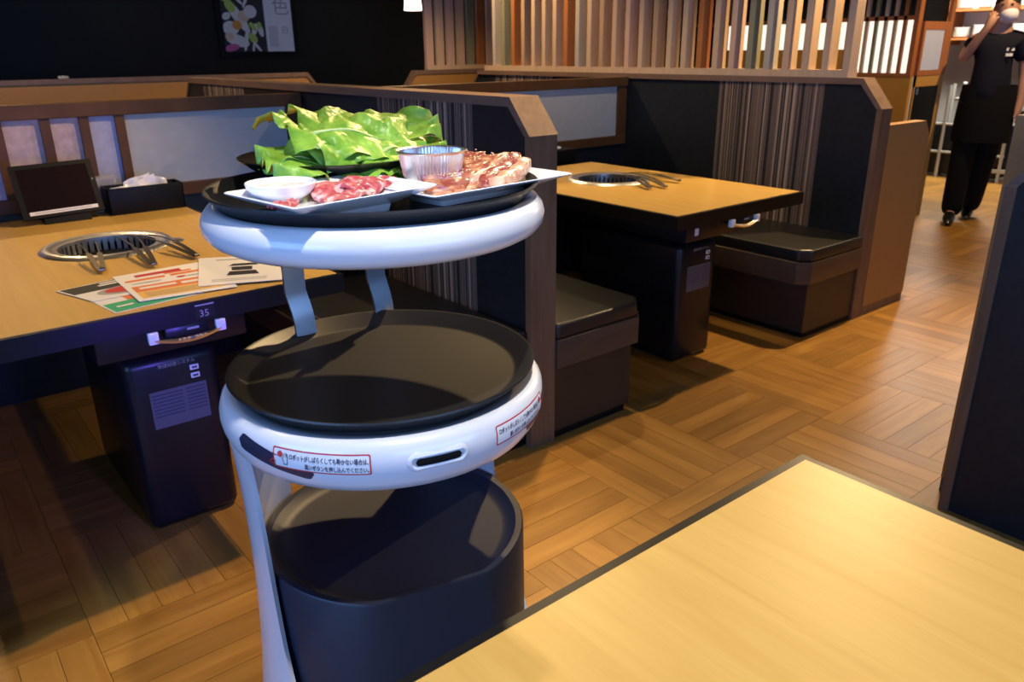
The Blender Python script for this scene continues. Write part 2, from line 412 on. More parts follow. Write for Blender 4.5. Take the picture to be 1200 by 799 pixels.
struct(obj('ceiling', MB().box(XL, XR, YF, YB, ZC, ZC + .1), 'ceiling_dark'))
struct(obj('wall_back', MB().box(XL, XR, YB, YB + .1, 0, ZC), 'black_wall'))
struct(obj('wall_right', MB().box(XR, XR + .1, YF, YB, 0, ZC), 'grey_wall'))
struct(obj('wall_left', MB().box(XL - .1, XL, YF, YB, 0, ZC), 'room_wall'))
struct(obj('wall_front', MB().box(XL, XR, YF - .1, YF, 0, ZC), 'room_wall'))
for nm, bxs, pane in (('window_1', (-1.95, 3.15, YF, YF + .05), None), ('window_2', None, None)):
    if bxs:
        f = MB(); x0, x1 = bxs[0], bxs[1]
        for a, b_, c, d in ((x0, x1, .9, .95), (x0, x1, 2.45, 2.5), (x0, x0 + .05, .9, 2.5), (x1 - .05, x1, .9, 2.5), (.58, .62, .95, 2.45)):
            f.box(a, b_, YF, YF + .06, c, d)
        wn = struct(obj(nm, f, 'frame_wood'))
        obj('pane', MB().box(x0 + .05, x1 - .05, YF + .01, YF + .02, .95, 2.45), 'window_frost', wn)
    else:
        f = MB(); y0, y1 = -1.35, 1.75
        for a, b_, c, d in ((y0, y1, .9, .95), (y0, y1, 2.45, 2.5), (y0, y0 + .05, .9, 2.5), (y1 - .05, y1, .9, 2.5)):
            f.box(XL, XL + .06, a, b_, c, d)
        wn = struct(obj(nm, f, 'frame_wood'))
        obj('pane', MB().box(XL + .01, XL + .02, y0 + .05, y1 - .05, .95, 2.45), 'window_frost', wn)
WORDS = ['leftmost', 'second from the left']
dl_names = ['by the first grill table', 'beside the robot', 'above the far booth', 'farthest along the aisle', 'above the pale near table', 'behind the right partition', 'added over the rear booths at centre to brighten the rear screen', 'over the rear booths at left', 'behind the slatted screen', 'added as warm fill over the far grill table']
for (x, y, p, c, *_a), nm in zip(DOWNLIGHTS, dl_names):
    t = thing('downlight', 'recessed round ceiling downlight ' + nm, 'lamp', (x, y, ZC), 'ceiling downlights')
    obj('trim_ring', MB().lathe([(.05, ZC - .004), (.065, ZC - .01), (.07, ZC - .0005), (.05, ZC - .0005)], x, y, 24, True), 'robot_white', t, 40)
    obj('bulb', MB().lathe([(.0001, ZC - .02), (.03, ZC - .018), (.045, ZC - .0008)], x, y, 20), 'bulb', t, 40)

# ------------------------------------------------------------------ booth partitions
def partition(name, label, x0, x1, yend, yfar, zt, zch, dch, s=1, sections=(), far_end=False):
    """panel in a plane of constant x; yend is the chamfered aisle end, s=+1 when it runs to larger y"""
    t = thing(name, label, 'partition', ((x0 + x1) / 2, (yend + yfar) / 2, 0), 'booth partitions')
    e = .022
    # core panels between the end posts
    def clipz(y):
        d = abs(y - yend)
        return zt if d >= dch else zch + (zt - zch) * d / dch
    w_ = .028
    post = [(yend, 0), (yend, zch), (yend + s * w_, zch - .006 + (zt - zch) * w_ / dch * .0), (yend + s * w_, 0)]
    obj('end_post', MB().prism([(yend, 0), (yend, zch), (yend + s * w_, zch - .0), (yend + s * w_, 0)], x0, x1, 'x'), 'walnut', t)
    cap = .03
    fy = yfar - s * dch if far_end else yfar
    poly = [(yend, zch), (yend + s * dch, zt), (fy, zt), (fy, zt - cap), (yend + s * (dch + .008), zt - cap), (yend + s * w_, zch)]
    obj('top_cap', MB().prism(poly, x0 - .004, x1 + .004, 'x'), 'walnut_cap', t)
    if far_end:
        obj('end_post', MB().prism([(yfar, 0), (yfar, zch), (fy, zt), (fy, zt - cap), (yfar - s * w_, zch), (yfar - s * w_, 0)], x0, x1, 'x'), 'walnut', t)
    ylo = yend + s * w_
    for (a, b_, mt, nm) in sections:
        q = []
        if abs(a - ylo) < 1e-4:
            q = [(a, 0), (a, zch - .001), (yend + s * (dch + .006), zt - cap - .001), (b_, zt - cap - .001), (b_, 0)]
        elif far_end and abs(b_ - (yfar - s * w_)) < 1e-4:
            q = [(a, 0), (a, zt - cap - .001), (fy, zt - cap - .001), (b_, zch - .001), (b_, 0)]
        else: q = [(a, 0), (a, zt - cap - .001), (b_, zt - cap - .001), (b_, 0)]
        obj(nm, MB().prism(q, x0 + .008, x1 - .008, 'x'), mt, t)
    return t
def sect(y0=1.9, y1=5.26):
    return [(y0 + .028, 2.215, 'blue_black', 'panel'), (2.215, 2.86, 'stripe_fabric', 'striped_panel'), (2.86, 4.29, 'blue_black', 'panel'),
            (4.29, 4.94, 'stripe_fabric', 'striped_panel'), (4.94, y1 - .028, 'blue_black', 'panel')]
P1 = partition('booth_partition', 'dark booth partition with striped inset and brown post right behind the robot', 1.60, 1.712, 1.9, 5.26, 1.211, 1.096, .1, 1, sect(), True)
P2 = partition('booth_partition', 'dark booth partition with striped inset under the tall slatted screen', 3.80, 3.90, 1.9, 5.26, 1.205, 1.065, .115, 1, sect(), True)
RP = partition('booth_partition', 'dark blue booth partition at the right edge beyond the near table', 2.33, 2.43, .8, -1.4, 1.12, .995, .1, -1, [(.772, -1.4, 'blue_black', 'panel')])

def end_board(name, label, x0, x1, y0, y1, zt, ch, side, mat='orange_board', z0=0.0, capm=None, both=False):
    t = thing(name, label, 'panel', ((x0 + x1) / 2, (y0 + y1) / 2, 0), 'orange end boards')
    p = [(x0, z0 + .05), (x1, z0 + .05)]
    if side > 0: p += [(x1, zt - ch), (x1 - ch * .8, zt), (x0, zt)]
    else: p += [(x1, zt), (x0 + ch * .8, zt), (x0, zt - ch)]
    obj('board', MB().prism(p, y0, y1, 'y'), mat, t)
    obj('kickboard', MB().box(x0, x1, y0 + .004, y1 - .002, z0, z0 + .05), 'walnut', t)
    if capm:
        q = [(x0, zt), (x1 - ch * .8, zt), (x1, zt - ch), (x1 + .03, zt - ch), (x1 - ch * .8 + .012, zt + .03), (x0, zt + .03)] if side > 0 else \
            [(x1, zt), (x0 + ch * .8, zt), (x0, zt - ch), (x0 - .03, zt - ch), (x0 + ch * .8 - .012, zt + .03), (x1, zt + .03)]
        obj('top_trim', MB().prism(q, y0 - .01, y1 + .01, 'y'), capm, t)
    return t
end_board('end_board', 'low orange board with cut corner beside the far booth post', 3.905, 4.345, 1.9, 1.96, .985, .075, 1)
end_board('end_board', 'orange board peeping out behind the right edge partition', 2.436, 2.95, .79, .845, 1.17, .08, 1)
end_board('rear_board', 'long tan back board with brown trim below the vegetable poster', -1.5, 2.78, 5.88, 5.92, 1.175, .09, 1, capm='walnut_cap')
end_board('rear_board', 'short tan board with brown trim under the rear slatted screen', 3.62, 6.0, 5.88, 5.92, 1.165, .09, -1, capm='walnut_cap')

# ------------------------------------------------------------------ frosted dividers behind the tables
def divider(label, x0, x1, y, zt, zb, mull, mats):
    t = thing('frosted_divider', label, 'divider', ((x0 + x1) / 2, y, 0), 'frosted dividers')
    r = .055; d = .02
    obj('top_rail', MB().bbox(x0, x1, y - d - .01, y + d + .01, zt - r, zt, .003), 'frame_wood', t)
    obj('bottom_rail', MB().bbox(x0, x1, y - d - .004, y + d + .004, zb - r, zb, .003), 'frame_wood', t)
    obj('skirt', MB().box(x0, x1, y - .012, y + .012, 0, zb - r), 'blue_black', t)
    xs = [x0] + mull + [x1]
    obj('stile', MB().box(x1 - .075, x1, y - d, y + d, zb, zt - r), 'frame_wood', t)
    for x in mull: obj('stile', MB().box(x - .018, x + .018, y - d, y + d, zb, zt - r), 'frame_wood', t)
    edges = [x0] + mull
    for i, x in enumerate(edges):
        a = x + (.018 if i else 0); b_ = (edges[i + 1] - .018) if i + 1 < len(edges) else x1 - .075
        obj('pane', MB().box(a, b_, y - .004, y + .004, zb, zt - r), mats[i], t)
    return t
YD = 3.58
divider('brown framed divider with pink and lilac washi panes behind the tablet', -.488, 1.598, YD, 1.174, .825, [.05, .21, .375, .537, .675, .808],
        ['frost_grey', 'frost_pink', 'frost_lilac', 'frost_pink', 'frost_pink', 'frost_lilac', 'frost_grey'])
divider('brown framed divider with one pale grey pane behind the far table', 1.714, 3.797, YD, 1.185, .83, [2.3], ['frost_grey', 'frost_grey'])

# ------------------------------------------------------------------ slatted screens
def screen(label, axis, fixed, a0, a1, z0, z1, pitch, wid, dep, seq, group='slatted screens', name='slat_screen', railm='slat_tan', railh=.035):
    c = (fixed, (a0 + a1) / 2, z0) if axis == 'y' else ((a0 + a1) / 2, fixed, z0)
    t = thing(name, label, 'screen', c, group)
    def bx_(p, q, za, zb, d):
        return MB().box(fixed - d / 2, fixed + d / 2, p, q, za, zb) if axis == 'y' else MB().box(p, q, fixed - d / 2, fixed + d / 2, za, zb)
    obj('bottom_rail', bx_(a0, a1, z0, z0 + railh, dep + .012), railm, t)
    obj('top_rail', bx_(a0, a1, z1 - railh, z1, dep + .012), railm, t)
    meshes = {}
    n = int((a1 - a0 - wid) / pitch) + 1
    for k in range(n):
        a = a0 + k * pitch; mt = seq[k % len(seq)]
        if mt not in meshes:
            h = z1 - z0 - 2 * railh
            b_ = MB().box(-dep / 2, dep / 2, 0, wid, 0, h) if axis == 'y' else MB().box(0, wid, -dep / 2, dep / 2, 0, h)
            meshes[mt] = mesh_of(b_, 'slat', mat=mt)
        o = bpy.data.objects.new('slat', meshes[mt]); C.objects.link(o); o.parent = t
        L = (fixed, a, z0 + railh) if axis == 'y' else (a, fixed, z0 + railh)
        o.location = [L[i] - c[i] for i in range(3)]
    return t
T, B_, K, O_, G, A_, Y_ = 'slat_tan', 'slat_brown', 'slat_pink', 'slat_orange', 'slat_green', 'slat_pale', 'slat_grey'
seq1 = [T, T, T, T, Y_, G, K, T, O_, T, T, B_, T, K, T, B_, T, Y_, O_, T, T, T, B_, O_, G, A_, T, K, T]
screen('tall slatted wooden screen standing on the far booth partition', 'y', 3.845, 2.10, 5.06, 1.205, 2.66, .113, .036, .078, seq1)
seq2 = [K, T, K, T, G, O_, K, T, T, B_, T, K, T, O_, T, G, T, B_]
screen('slatted wooden screen standing on the rear tan board at back', 'x', 5.9, 3.81, 6.0, 1.197, 2.66, .108, .075, .03, seq2)

# ------------------------------------------------------------------ benches
def bench(label, x0, x1, y0, y1, facing):
    """facing +1: seat front towards +x ; back against partition"""
    t = thing('booth_bench', label, 'bench', ((x0 + x1) / 2, (y0 + y1) / 2, 0), 'booth benches')
    c = .05
    def sh(ov, ch):
        a, b_ = (x0, x1 + ov) if facing > 0 else (x0 - ov, x1)
        ya = y0 - ov * .3
        if facing > 0: return [(a, ya), (b_ - ch, ya), (b_, ya + ch), (b_, y1), (a, y1)]
        return [(a, y1), (a, ya + ch), (a + ch, ya), (b_, ya), (b_, y1)]
    def bev(poly, z0, z1, bv):
        bm = bmesh.new(); vs = [bm.verts.new((*p, z0)) for p in poly]; f = bm.faces.new(vs)
        r = bmesh.ops.extrude_face_region(bm, geom=[f]); top = [v for v in r['geom'] if isinstance(v, bmesh.types.BMVert)]
        for v in top: v.co.z = z1
        bmesh.ops.recalc_face_normals(bm, faces=bm.faces)
        bmesh.ops.bevel(bm, geom=[e for e in bm.edges], offset=bv, segments=3, profile=.6, affect='EDGES')
        return MB().bm(bm)
    obj('base', MB().prism(sh(-.012, .0001), .03, .285, 'z'), 'bench_base', t)
    obj('plinth', MB().prism(sh(-.03, .0001), 0, .03, 'z'), 'black_matt', t)
    obj('seat_frame', bev(sh(.055, c), .285, .392, .003), 'bench_trim', t, 30)
    obj('cushion', bev(sh(.045, c), .393, .452, .014), 'black_vinyl', t, 40)
    return t
bench('black cushioned bench on a brown box beside the brown post', 1.716, 2.125, 1.905, 3.54, 1)
bench('black cushioned bench with cut corner against the far striped partition', 3.335, 3.796, 1.905, 3.54, -1)
P0 = partition('booth_partition', 'dark booth partition beyond the left edge behind the tablet', -.60, -.49, 1.9, 5.26, 1.211, 1.096, .1, 1, sect(), True)
bench('black cushioned bench at the left end of the numbered table', -.486, -.07, 1.905, 3.54, 1)
bench('black cushioned bench hidden behind the robot next to the left table', 1.15, 1.596, 1.93, 3.54, -1)

# ------------------------------------------------------------------ grill tables
def slab_hole(mb, x0, x1, y0, y1, z0, z1, cx, cy, r, n=64, cr=.012):
    angs = sorted(set([2 * PI * k / n for k in range(n)] + [math.atan2(yy - cy, xx - cx) % (2 * PI) for xx in (x0, x1) for yy in (y0, y1)]))
    out = []; inn = []
    for a in angs:
        dx, dy = math.cos(a), math.sin(a)
        t = min([((x1 if dx > 0 else x0) - cx) / dx if abs(dx) > 1e-9 else 9e9, ((y1 if dy > 0 else y0) - cy) / dy if abs(dy) > 1e-9 else 9e9])
        out.append((cx + t * dx, cy + t * dy)); inn.append((cx + r * dx, cy + r * dy))
    m = len(angs)
    vs = [(*p, z1) for p in out] + [(*p, z1) for p in inn] + [(*p, z0) for p in out] + [(*p, z0) for p in inn]
    fs = []
    for i in range(m):
        j = (i + 1) % m
        fs += [(i, j, m + j, m + i), (2 * m + j, 2 * m + i, 3 * m + i, 3 * m + j), (i, 2 * m + i, 2 * m + j, j), (m + i, m + j, 3 * m + j, 3 * m + i)]
    return mb.add(vs, fs)
def grill_table(label, x0, x1, y0, y1, gx, gy, front=-1, cons_x=None, detail=True, number=None):
    t = thing('grill_table', label, 'table', ((x0 + x1) / 2, (y0 + y1) / 2, 0), 'grill tables')
    R_ = .2; zt = .75
    obj('rim', slab_hole(MB(), x0, x1, y0, y1, zt - .055, zt - .0012, gx, gy, R_ - .03), 'black_rim', t)
    e = .014
    obj('table_top', slab_hole(MB(), x0 + e, x1 - e, y0 + e, y1 - e, zt - .0012, zt, gx, gy, R_ - .025), 'maple_laminate', t)
    # grill
    g = obj('grill_ring', MB().lathe([(R_ - .034, zt - .02), (R_ - .036, zt + .006), (R_ - .022, zt + .012), (R_ - .006, zt + .010), (R_ + .004, zt + .001), (R_ - .02, zt + .0005)], gx, gy, 64), 'brushed_steel', t, 50)
    mb = MB(); n = 44
    for k in range(n):
        a = 2 * PI * k / n; da = 2 * PI / n * .32; r0, r1 = R_ - .048, R_ - .038
        vs = []
        for z in (zt - .05, zt - .004):
            for aa, rr in ((a - da, r0), (a + da, r0), (a + da, r1), (a - da, r1)): vs.append((gx + rr * math.cos(aa), gy + rr * math.sin(aa), z))
        mb.add(vs, [(3, 2, 1, 0), (4, 5, 6, 7), (0, 1, 5, 4), (1, 2, 6, 5), (2, 3, 7, 6), (3, 0, 4, 7)])
    s_ = obj('slotted_wall', mb, 'brushed_steel', g); s_['kind'] = 'stuff'
    obj('slot_collar', MB().lathe([(R_ - .05, zt - .006), (R_ - .05, zt + .004), (R_ - .036, zt + .006)], gx, gy, 48), 'brushed_steel', g, 40)
    obj('fire_pan', MB().lathe([(.0001, zt - .075), (R_ - .06, zt - .075), (R_ - .036, zt - .06), (R_ - .036, zt - .03)], gx, gy, 40), 'black_matt', g, 40)
    mb = MB()
    for k in range(-6, 7):
        yy = gy + k * .02; h = math.sqrt(max(0, (R_ - .065) ** 2 - (k * .02) ** 2)); mb.tube([(gx - h, yy, zt - .045), (gx + h, yy, zt - .045)], .003, 6)
    mb.lathe([(R_ - .068, zt - .048), (R_ - .060, zt - .048), (R_ - .060, zt - .042), (R_ - .068, zt - .042)], gx, gy, 40, True)
    obj('grate', mb, 'black_matt', g)
    ear = MB(); ea = -0.35
    ear.lathe([(.0001, zt + .006), (.022, zt + .006), (.03, zt + .001), (.03, zt + .0005)], gx + (R_ + .008) * math.cos(ea), gy + (R_ + .008) * math.sin(ea), 20)
    obj('damper_knob', ear, 'brushed_steel', g, 40)
    cx = cons_x or (x0 + x1) / 2
    fy = y0 if front < 0 else y1
    s = -front
    ya, yb = sorted((fy + s * .22, fy + s * .85))
    obj('console', MB().bbox(cx - .132, cx + .132, ya, yb, 0, .55, .03, 3), 'black_gloss', t, 50)
    obj('console_neck', MB().box(cx - .1, cx + .1, ya + .06, yb - .06, .55, .585), 'black_matt', t)
    ha, hb = sorted((fy + s * .14, fy + s * 1.1))
    obj('burner_housing', MB().bbox(cx - .2, cx + .2, ha, hb, .585, zt - .056, .008), 'black_gloss', t, 40)
    if detail:
        yfr = ya - .0004
        lab = obj('instruction_plate', MB().prism([(cx - .075, .33), (cx + .085, .33), (cx + .085, .445), (cx - .075, .445)], yfr - .0008, yfr, 'y'), 'ink_dim', t)
        mbp = MB()
        for r_ in range(7):
            z = .435 - r_ * .011
            mbp.box(cx - .07, cx + .015, yfr - .0012, yfr - .0008, z - .004, z); mbp.box(cx + .025, cx + .08, yfr - .0012, yfr - .0008, z - .004, z)
        obj('print', mbp, 'ink_navy', lab)
        for z in (.495, .47):
            b_ = obj('button', MB().bbox(cx + .045, cx + .07, yfr - .006, yfr, z - .008, z + .008, .002), 'paper', t, 40)
            obj('print', MB().box(cx + .05, cx + .065, yfr - .0066, yfr - .006, z - .003, z + .003), 'ink_navy', b_)
        tm = text_mb('無煙排煙システム', .013).map(lambda x, y, z: (cx - .04 + x, yfr - .0004, .512 + y))
        obj('print', tm, 'ink_grey', t)
        # gas control with a bowed chrome handle hung under the front edge
        yy = fy - s * .004
        pc = obj('gas_control', MB().bbox(cx - .055, cx + .055, fy + s * .004 if s > 0 else fy - .1, fy + .1 if s > 0 else fy - .004, zt - .088, zt - .056, .004), 'black_gloss', t, 40)
        pts = [(cx - .085 + .17 * k / 12, fy - .012 * math.sin(PI * k / 12) , zt - .078 - .012 * math.sin(PI * k / 12)) for k in range(13)]
        obj('handle', MB().strip(pts, (0, .012, .004), .007), 'chrome', pc, 40)
        for sx in (-1, 1): obj('handle_end', MB().bbox(cx + sx * .085 - .012, cx + sx * .085 + .012, fy - .006, fy + .012, zt - .088, zt - .0565, .002), 'porcelain', pc, 40)
        mbp = MB()
        for k in range(6): mbp.box(cx - .03 + k * .011 + (.01 if k > 2 else 0), cx - .022 + k * .011 + (.01 if k > 2 else 0), fy - .0155, fy - .015, zt - .086, zt - .082)
        obj('indicator', mbp, 'ink_yellow', pc)
        obj('name_strip', MB().box(cx + .0, cx + .03, fy + .0032, fy + .0038, zt - .07, zt - .064), 'ink_grey', pc)
        if number:
            np_ = obj('number_plate', MB().box(cx + .025, cx + .075, fy - .0018, fy - .0002, zt - .045, zt - .008), 'black_gloss', t)
            obj('print', text_mb(number, .026).map(lambda x, y, z: (cx + .034 + x, fy - .0023, zt - .041 + y)), 'ink_grey', np_)
            obj('print', MB().box(cx + .026, cx + .074, fy - .0023, fy - .0018, zt - .0115, zt - .008), 'ink_grey', np_)
        else:
            obj('warning_sticker', MB().box(cx - .145, cx - .12, ha - .001, ha - .0002, .61, .64), 'paper', t)
    return t
grill_table('orange wood grill table numbered 35 with leaflets at the left', .095, .975, 2.0, 3.54, .535, 2.83, -1, .525, True, '35')
grill_table('orange wood grill table in the far booth between two benches', 2.313, 3.168, 1.88, 3.225, 2.775, 2.70, -1, 2.745, True)
grill_table('pale wood table with black rim filling the right foreground', .15, 1.03, -.86, .56, .57, -.33, 1, .57, False)

# tongs lying over the grills
def tongs(label, p0, p1, z, group):
    """p0 tip end over the grill, p1 handle end"""
    p0 = Vector((*p0, z + .014)); p1 = Vector((*p1, z)); d = p1 - p0; L = d.length; u = d.normalized(); s = Vector((-u.y, u.x, 0)).normalized()
    t = thing('grill_tongs', label, 'tongs', tuple((p0 + p1) / 2 - Vector((0, 0, .01))), group)
    for sg in (-1, 1):
        pts = []
        for k in range(15):
            q = k / 14
            w_ = .022 * (1 - q) ** .8 + .004
            zz = .012 * math.sin(PI * q) - (.006 * (1 - q) ** 4)
            pts.append(p0 + u * L * q + s * sg * w_ + Vector((0, 0, zz)))
        m_ = MB()
        m_.strip(pts[:9], s * .004, .003)
        m_.strip(pts[8:], s * .015, .003)
        obj('arm', m_, 'tong_steel', t, 40)
    obj('hinge', MB().tube([p1 - s * .007 + Vector((0, 0, .003)), p1 + s * .007 + Vector((0, 0, .003))], .006, 10), 'tong_steel', t, 40)
    return t
tongs('steel tongs at the front left of the left grill ring', (.475, 2.84), (.437, 2.46), .76, 'tongs on the left grill')
tongs('steel tongs in the middle on the left grill ring', (.60, 2.86), (.572, 2.43), .76, 'tongs on the left grill')
tongs('steel tongs rightmost on the left grill ring', (.645, 2.82), (.705, 2.45), .76, 'tongs on the left grill')
tongs('steel tongs nearest the viewer on the far grill', (2.83, 2.63), (2.69, 2.36), .76, 'tongs on the far grill')
tongs('steel tongs in the middle of three on the far grill', (2.87, 2.65), (2.765, 2.33), .76, 'tongs on the far grill')
tongs('steel tongs lying rightmost on the far grill', (2.90, 2.70), (2.94, 2.395), .76, 'tongs on the far grill')

# ------------------------------------------------------------------ things on the left table
def frame2d(o, ux, uy):
    o = Vector(o); ux = Vector(ux); uy = Vector(uy)
    return lambda x, y, z=0: tuple(o + ux * x + uy * y + ux.cross(uy).normalized() * z)
def leaflet(label, corners, z, prints, tilt=0.0):
    """corners: near-left, near-right, far-right, far-left (x,y)"""
    a, b_, c, d = [Vector((*q, z)) for q in corners]
    def F(u, v, h=0): 
        p = a * (1 - u) * (1 - v) + b_ * u * (1 - v) + c * u * v + d * (1 - u) * v; return (p.x, p.y, p.z + h)
    t = thing('leaflet', label, 'leaflet', tuple((a + b_ + c + d) / 4), 'leaflets on the left table')
    mb = MB(); mb.add([F(0, 0), F(1, 0), F(1, 1), F(0, 1), F(0, 0, .0006), F(1, 0, .0006), F(1, 1, .0006), F(0, 1, .0006)],
                      [(3, 2, 1, 0), (4, 5, 6, 7), (0, 1, 5, 4), (1, 2, 6, 5), (2, 3, 7, 6), (3, 0, 4, 7)])
    sheet = obj('sheet', mb, 'paper', t)
    for i, (mt, polys) in enumerate(prints):
        for pl in polys:
            pts = pl if len(pl) != 4 or isinstance(pl[0], (tuple, list)) else [(pl[0], pl[1]), (pl[2], pl[1]), (pl[2], pl[3]), (pl[0], pl[3])]
            obj('print', MB().add([F(u, v, .0008 + i * .0002) for u, v in pts], [list(range(len(pts)))]), mt, sheet)
    return t, F
def ell(cx, cy, rx, ry, n=20): return [(cx + rx * math.cos(2 * PI * k / n), cy + ry * math.sin(2 * PI * k / n)) for k in range(n)]
def lines(x0, x1, ys, h, rnd=0.0): return [(x0, y, x1 - random.random() * rnd * (x1 - x0), y + h) for y in ys]
ZT = .7505
leaflet('green and white leaflet lowest in the pile near the table edge', [(.372, 2.035), (.60, 2.07), (.575, 2.23), (.347, 2.195)], ZT,
        [('ink_green', [(.02, .03, .95, .55)]), ('ink_orange', [(.3, .55, .98, .96)]), ('ink_yellow', [ell(.7, .75, .1, .16)]), ('paper', [(.1, .25, .28, .33), (.35, .22, .45, .34), (.5, .2, .8, .28)])])
leaflet('black and white grill leaflet at the left of the paper pile', [(.352, 2.17), (.60, 2.19), (.545, 2.385), (.295, 2.34)], ZT + .0016,
        [('ink_black', [(.02, .55, .98, .97)]), ('paper', [(.35, .75, .8, .82), (.4, .86, .9, .92)]), ('ink_grey', [ell(.55, .33, .38, .24)]), ('ink_red', [ell(.55, .35, .3, .18)])])
leaflet('white leaflet with orange and yellow bands on top of the pile', [(.442, 2.085), (.688, 2.055), (.70, 2.395), (.446, 2.385)], ZT + .0034,
        [('ink_orange', [(.06, .68, .48, .75), (.54, .68, .96, .75), (.06, .3, .96, .5), (.5, .77, .8, .82)]), ('ink_yellow', [(.06, .08, .96, .29)]),
         ('paper', [(.12, .38, .5, .44), (.55, .36, .85, .43)]), ('ink_red', [(.2, .82, .7, .9), ell(.62, .6, .05, .03)]), ('ink_grey', [(.1, .58, .4, .6), (.66, .58, .9, .6)] + lines(.12, .9, [.12, .17, .22], .015, .4))])
leaflet('white leaflet with a small grey grill picture at the right', [(.602, 2.12), (.812, 2.03), (.93, 2.31), (.705, 2.43)], ZT + .0056,
        [('ink_grey', [(.2, .86, .72, .9)] + lines(.15, .9, [.15, .1], .02, .3)), ('ink_black', [[(.32, .28), (.7, .28), (.66, .42), (.36, .42)], [(.38, .45), (.62, .45), (.62, .58), (.38, .58)], [(.34, .62), (.7, .62), (.66, .7), (.4, .7)]])])

# tablet terminal
tt = thing('tablet_terminal', 'black ordering tablet leaning on its stand at the left', 'tablet', (.50, 3.42, ZT))
o0 = Vector((.372, 3.36, .775)); ux = Vector((.281, .012, .006)); up = Vector((-.004, .085, .188))
nrm = ux.cross(up).normalized()
F = lambda u, v, h=0: tuple(o0 + ux * u + up * v + nrm * h)
def fbox(F, u0, u1, v0, v1, h0, h1):
    return MB().add([F(u0, v0, h0), F(u1, v0, h0), F(u1, v1, h0), F(u0, v1, h0), F(u0, v0, h1), F(u1, v0, h1), F(u1, v1, h1), F(u0, v1, h1)],
                    [(3, 2, 1, 0), (4, 5, 6, 7), (0, 1, 5, 4), (1, 2, 6, 5), (2, 3, 7, 6), (3, 0, 4, 7)])
obj('housing', fbox(F, 0, 1, 0, 1, -.016, 0), 'black_matt', tt)
obj('display', fbox(F, .07, .93, .13, .92, 0, .0006), 'screen', tt)
ts = obj('label_strip', fbox(F, .09, .93, .06, .125, 0, .001), 'paper', tt)
obj('print', fbox(F, .15, .85, .085, .1, .001, .0013), 'ink_grey', ts)
obj('camera_dot', fbox(F, .95, .965, .6, .625, 0, .0008), 'ink_grey', tt)
obj('stand', MB().prism([(3.36, ZT), (3.50, ZT), (3.50, ZT + .01), (3.44, ZT + .12), (3.425, ZT + .12), (3.37, ZT + .022)], .44, .60, 'x'), 'black_matt', tt)
# napkin box
nb = thing('napkin_box', 'black open box of wrapped hand towels on the left table', 'box', (.815, 3.42, ZT))
bx = MB(); X0, X1, Y0, Y1, ZA, ZB = .672, .96, 3.37, 3.48, ZT, ZT + .105
bx.bbox(X0, X1, Y0, Y0 + .006, ZA, ZB, .002); bx.bbox(X0, X1, Y1 - .006, Y1, ZA, ZB, .002)
bx.bbox(X0, X0 + .006, Y0, Y1, ZA, ZB, .002); bx.bbox(X1 - .006, X1, Y0, Y1, ZA, ZB, .002); bx.box(X0, X1, Y0, Y1, ZA, ZA + .005)
obj('box_body', bx, 'black_matt', nb, 40)
def wrap(label, pts, dx):
    m_ = MB()
    def fn(u, v):
        a = Vector(pts[0]).lerp(Vector(pts[1]), u); b_ = Vector(pts[3]).lerp(Vector(pts[2]), u); p = a.lerp(b_, v)
        return p + Vector((0, .006 * math.sin(u * 17 + dx) * math.sin(v * PI), .005 * math.sin(v * 9 + u * 5 + dx)))
    m_.grid(fn, 14, 6, .002)
    return tag(obj('hand_towel', m_, 'wrapper', None, 60), label, 'towel', 'wrapped hand towels')
wrap('clear wrapped hand towel rising highest from the black box', [(.70, 3.39, ZB - .055), (.86, 3.40, ZB - .05), (.868, 3.42, ZB + .032), (.69, 3.40, ZB - .004)], 0)
wrap('clear wrapped hand towel lying lower at right in the black box', [(.79, 3.45, ZB - .05), (.93, 3.45, ZB - .05), (.92, 3.46, ZB + .01), (.80, 3.455, ZB + .03)], 2)
wrap('clear wrapped hand towel peaking behind the others in the box', [(.74, 3.425, ZB - .06), (.85, 3.43, ZB - .05), (.855, 3.44, ZB + .045), (.75, 3.435, ZB + .01)], 4)
ch = thing('card_holder', 'clear acrylic card holder between tablet and black box', 'holder', (.655, 3.47, ZT))
obj('acrylic_back', MB().bbox(.645, .735, 3.50, 3.504, ZT, ZT + .142, .001), 'plastic_clear', ch)
obj('acrylic_front', MB().bbox(.645, .735, 3.485, 3.489, ZT, ZT + .138, .001), 'plastic_clear', ch)
obj('card', MB().box(.65, .73, 3.491, 3.498, ZT + .004, ZT + .13), 'frost_pink', ch)
# black box on the ledge beyond the far table
nb2 = thing('napkin_box', 'black box with white towel behind the far table corner', 'box', (2.95, 3.40, 0))
obj('box_body', MB().bbox(2.78, 3.12, 3.30, 3.5, .70, .82, .006), 'black_matt', nb2, 40)
obj('ledge', MB().bbox(2.2, 3.25, 3.24, 3.54, .66, .70, .004), 'black_matt', nb2, 40)
obj('bracket', MB().bbox(2.7, 2.74, 3.5, 3.54, 0, .66, .004), 'black_matt', nb2, 40)
wrap('white folded towel on the black box in the far booth', [(2.86, 3.36, .823), (3.06, 3.36, .823), (3.06, 3.44, .84), (2.86, 3.44, .828)], 1)

# ------------------------------------------------------------------ the serving robot
RX, RY = .567, 1.03
MX, MY = .562, 1.035
robot = thing('serving_robot', 'white three tier serving robot with round black trays standing in the aisle', 'robot', (RX, RY, 0))
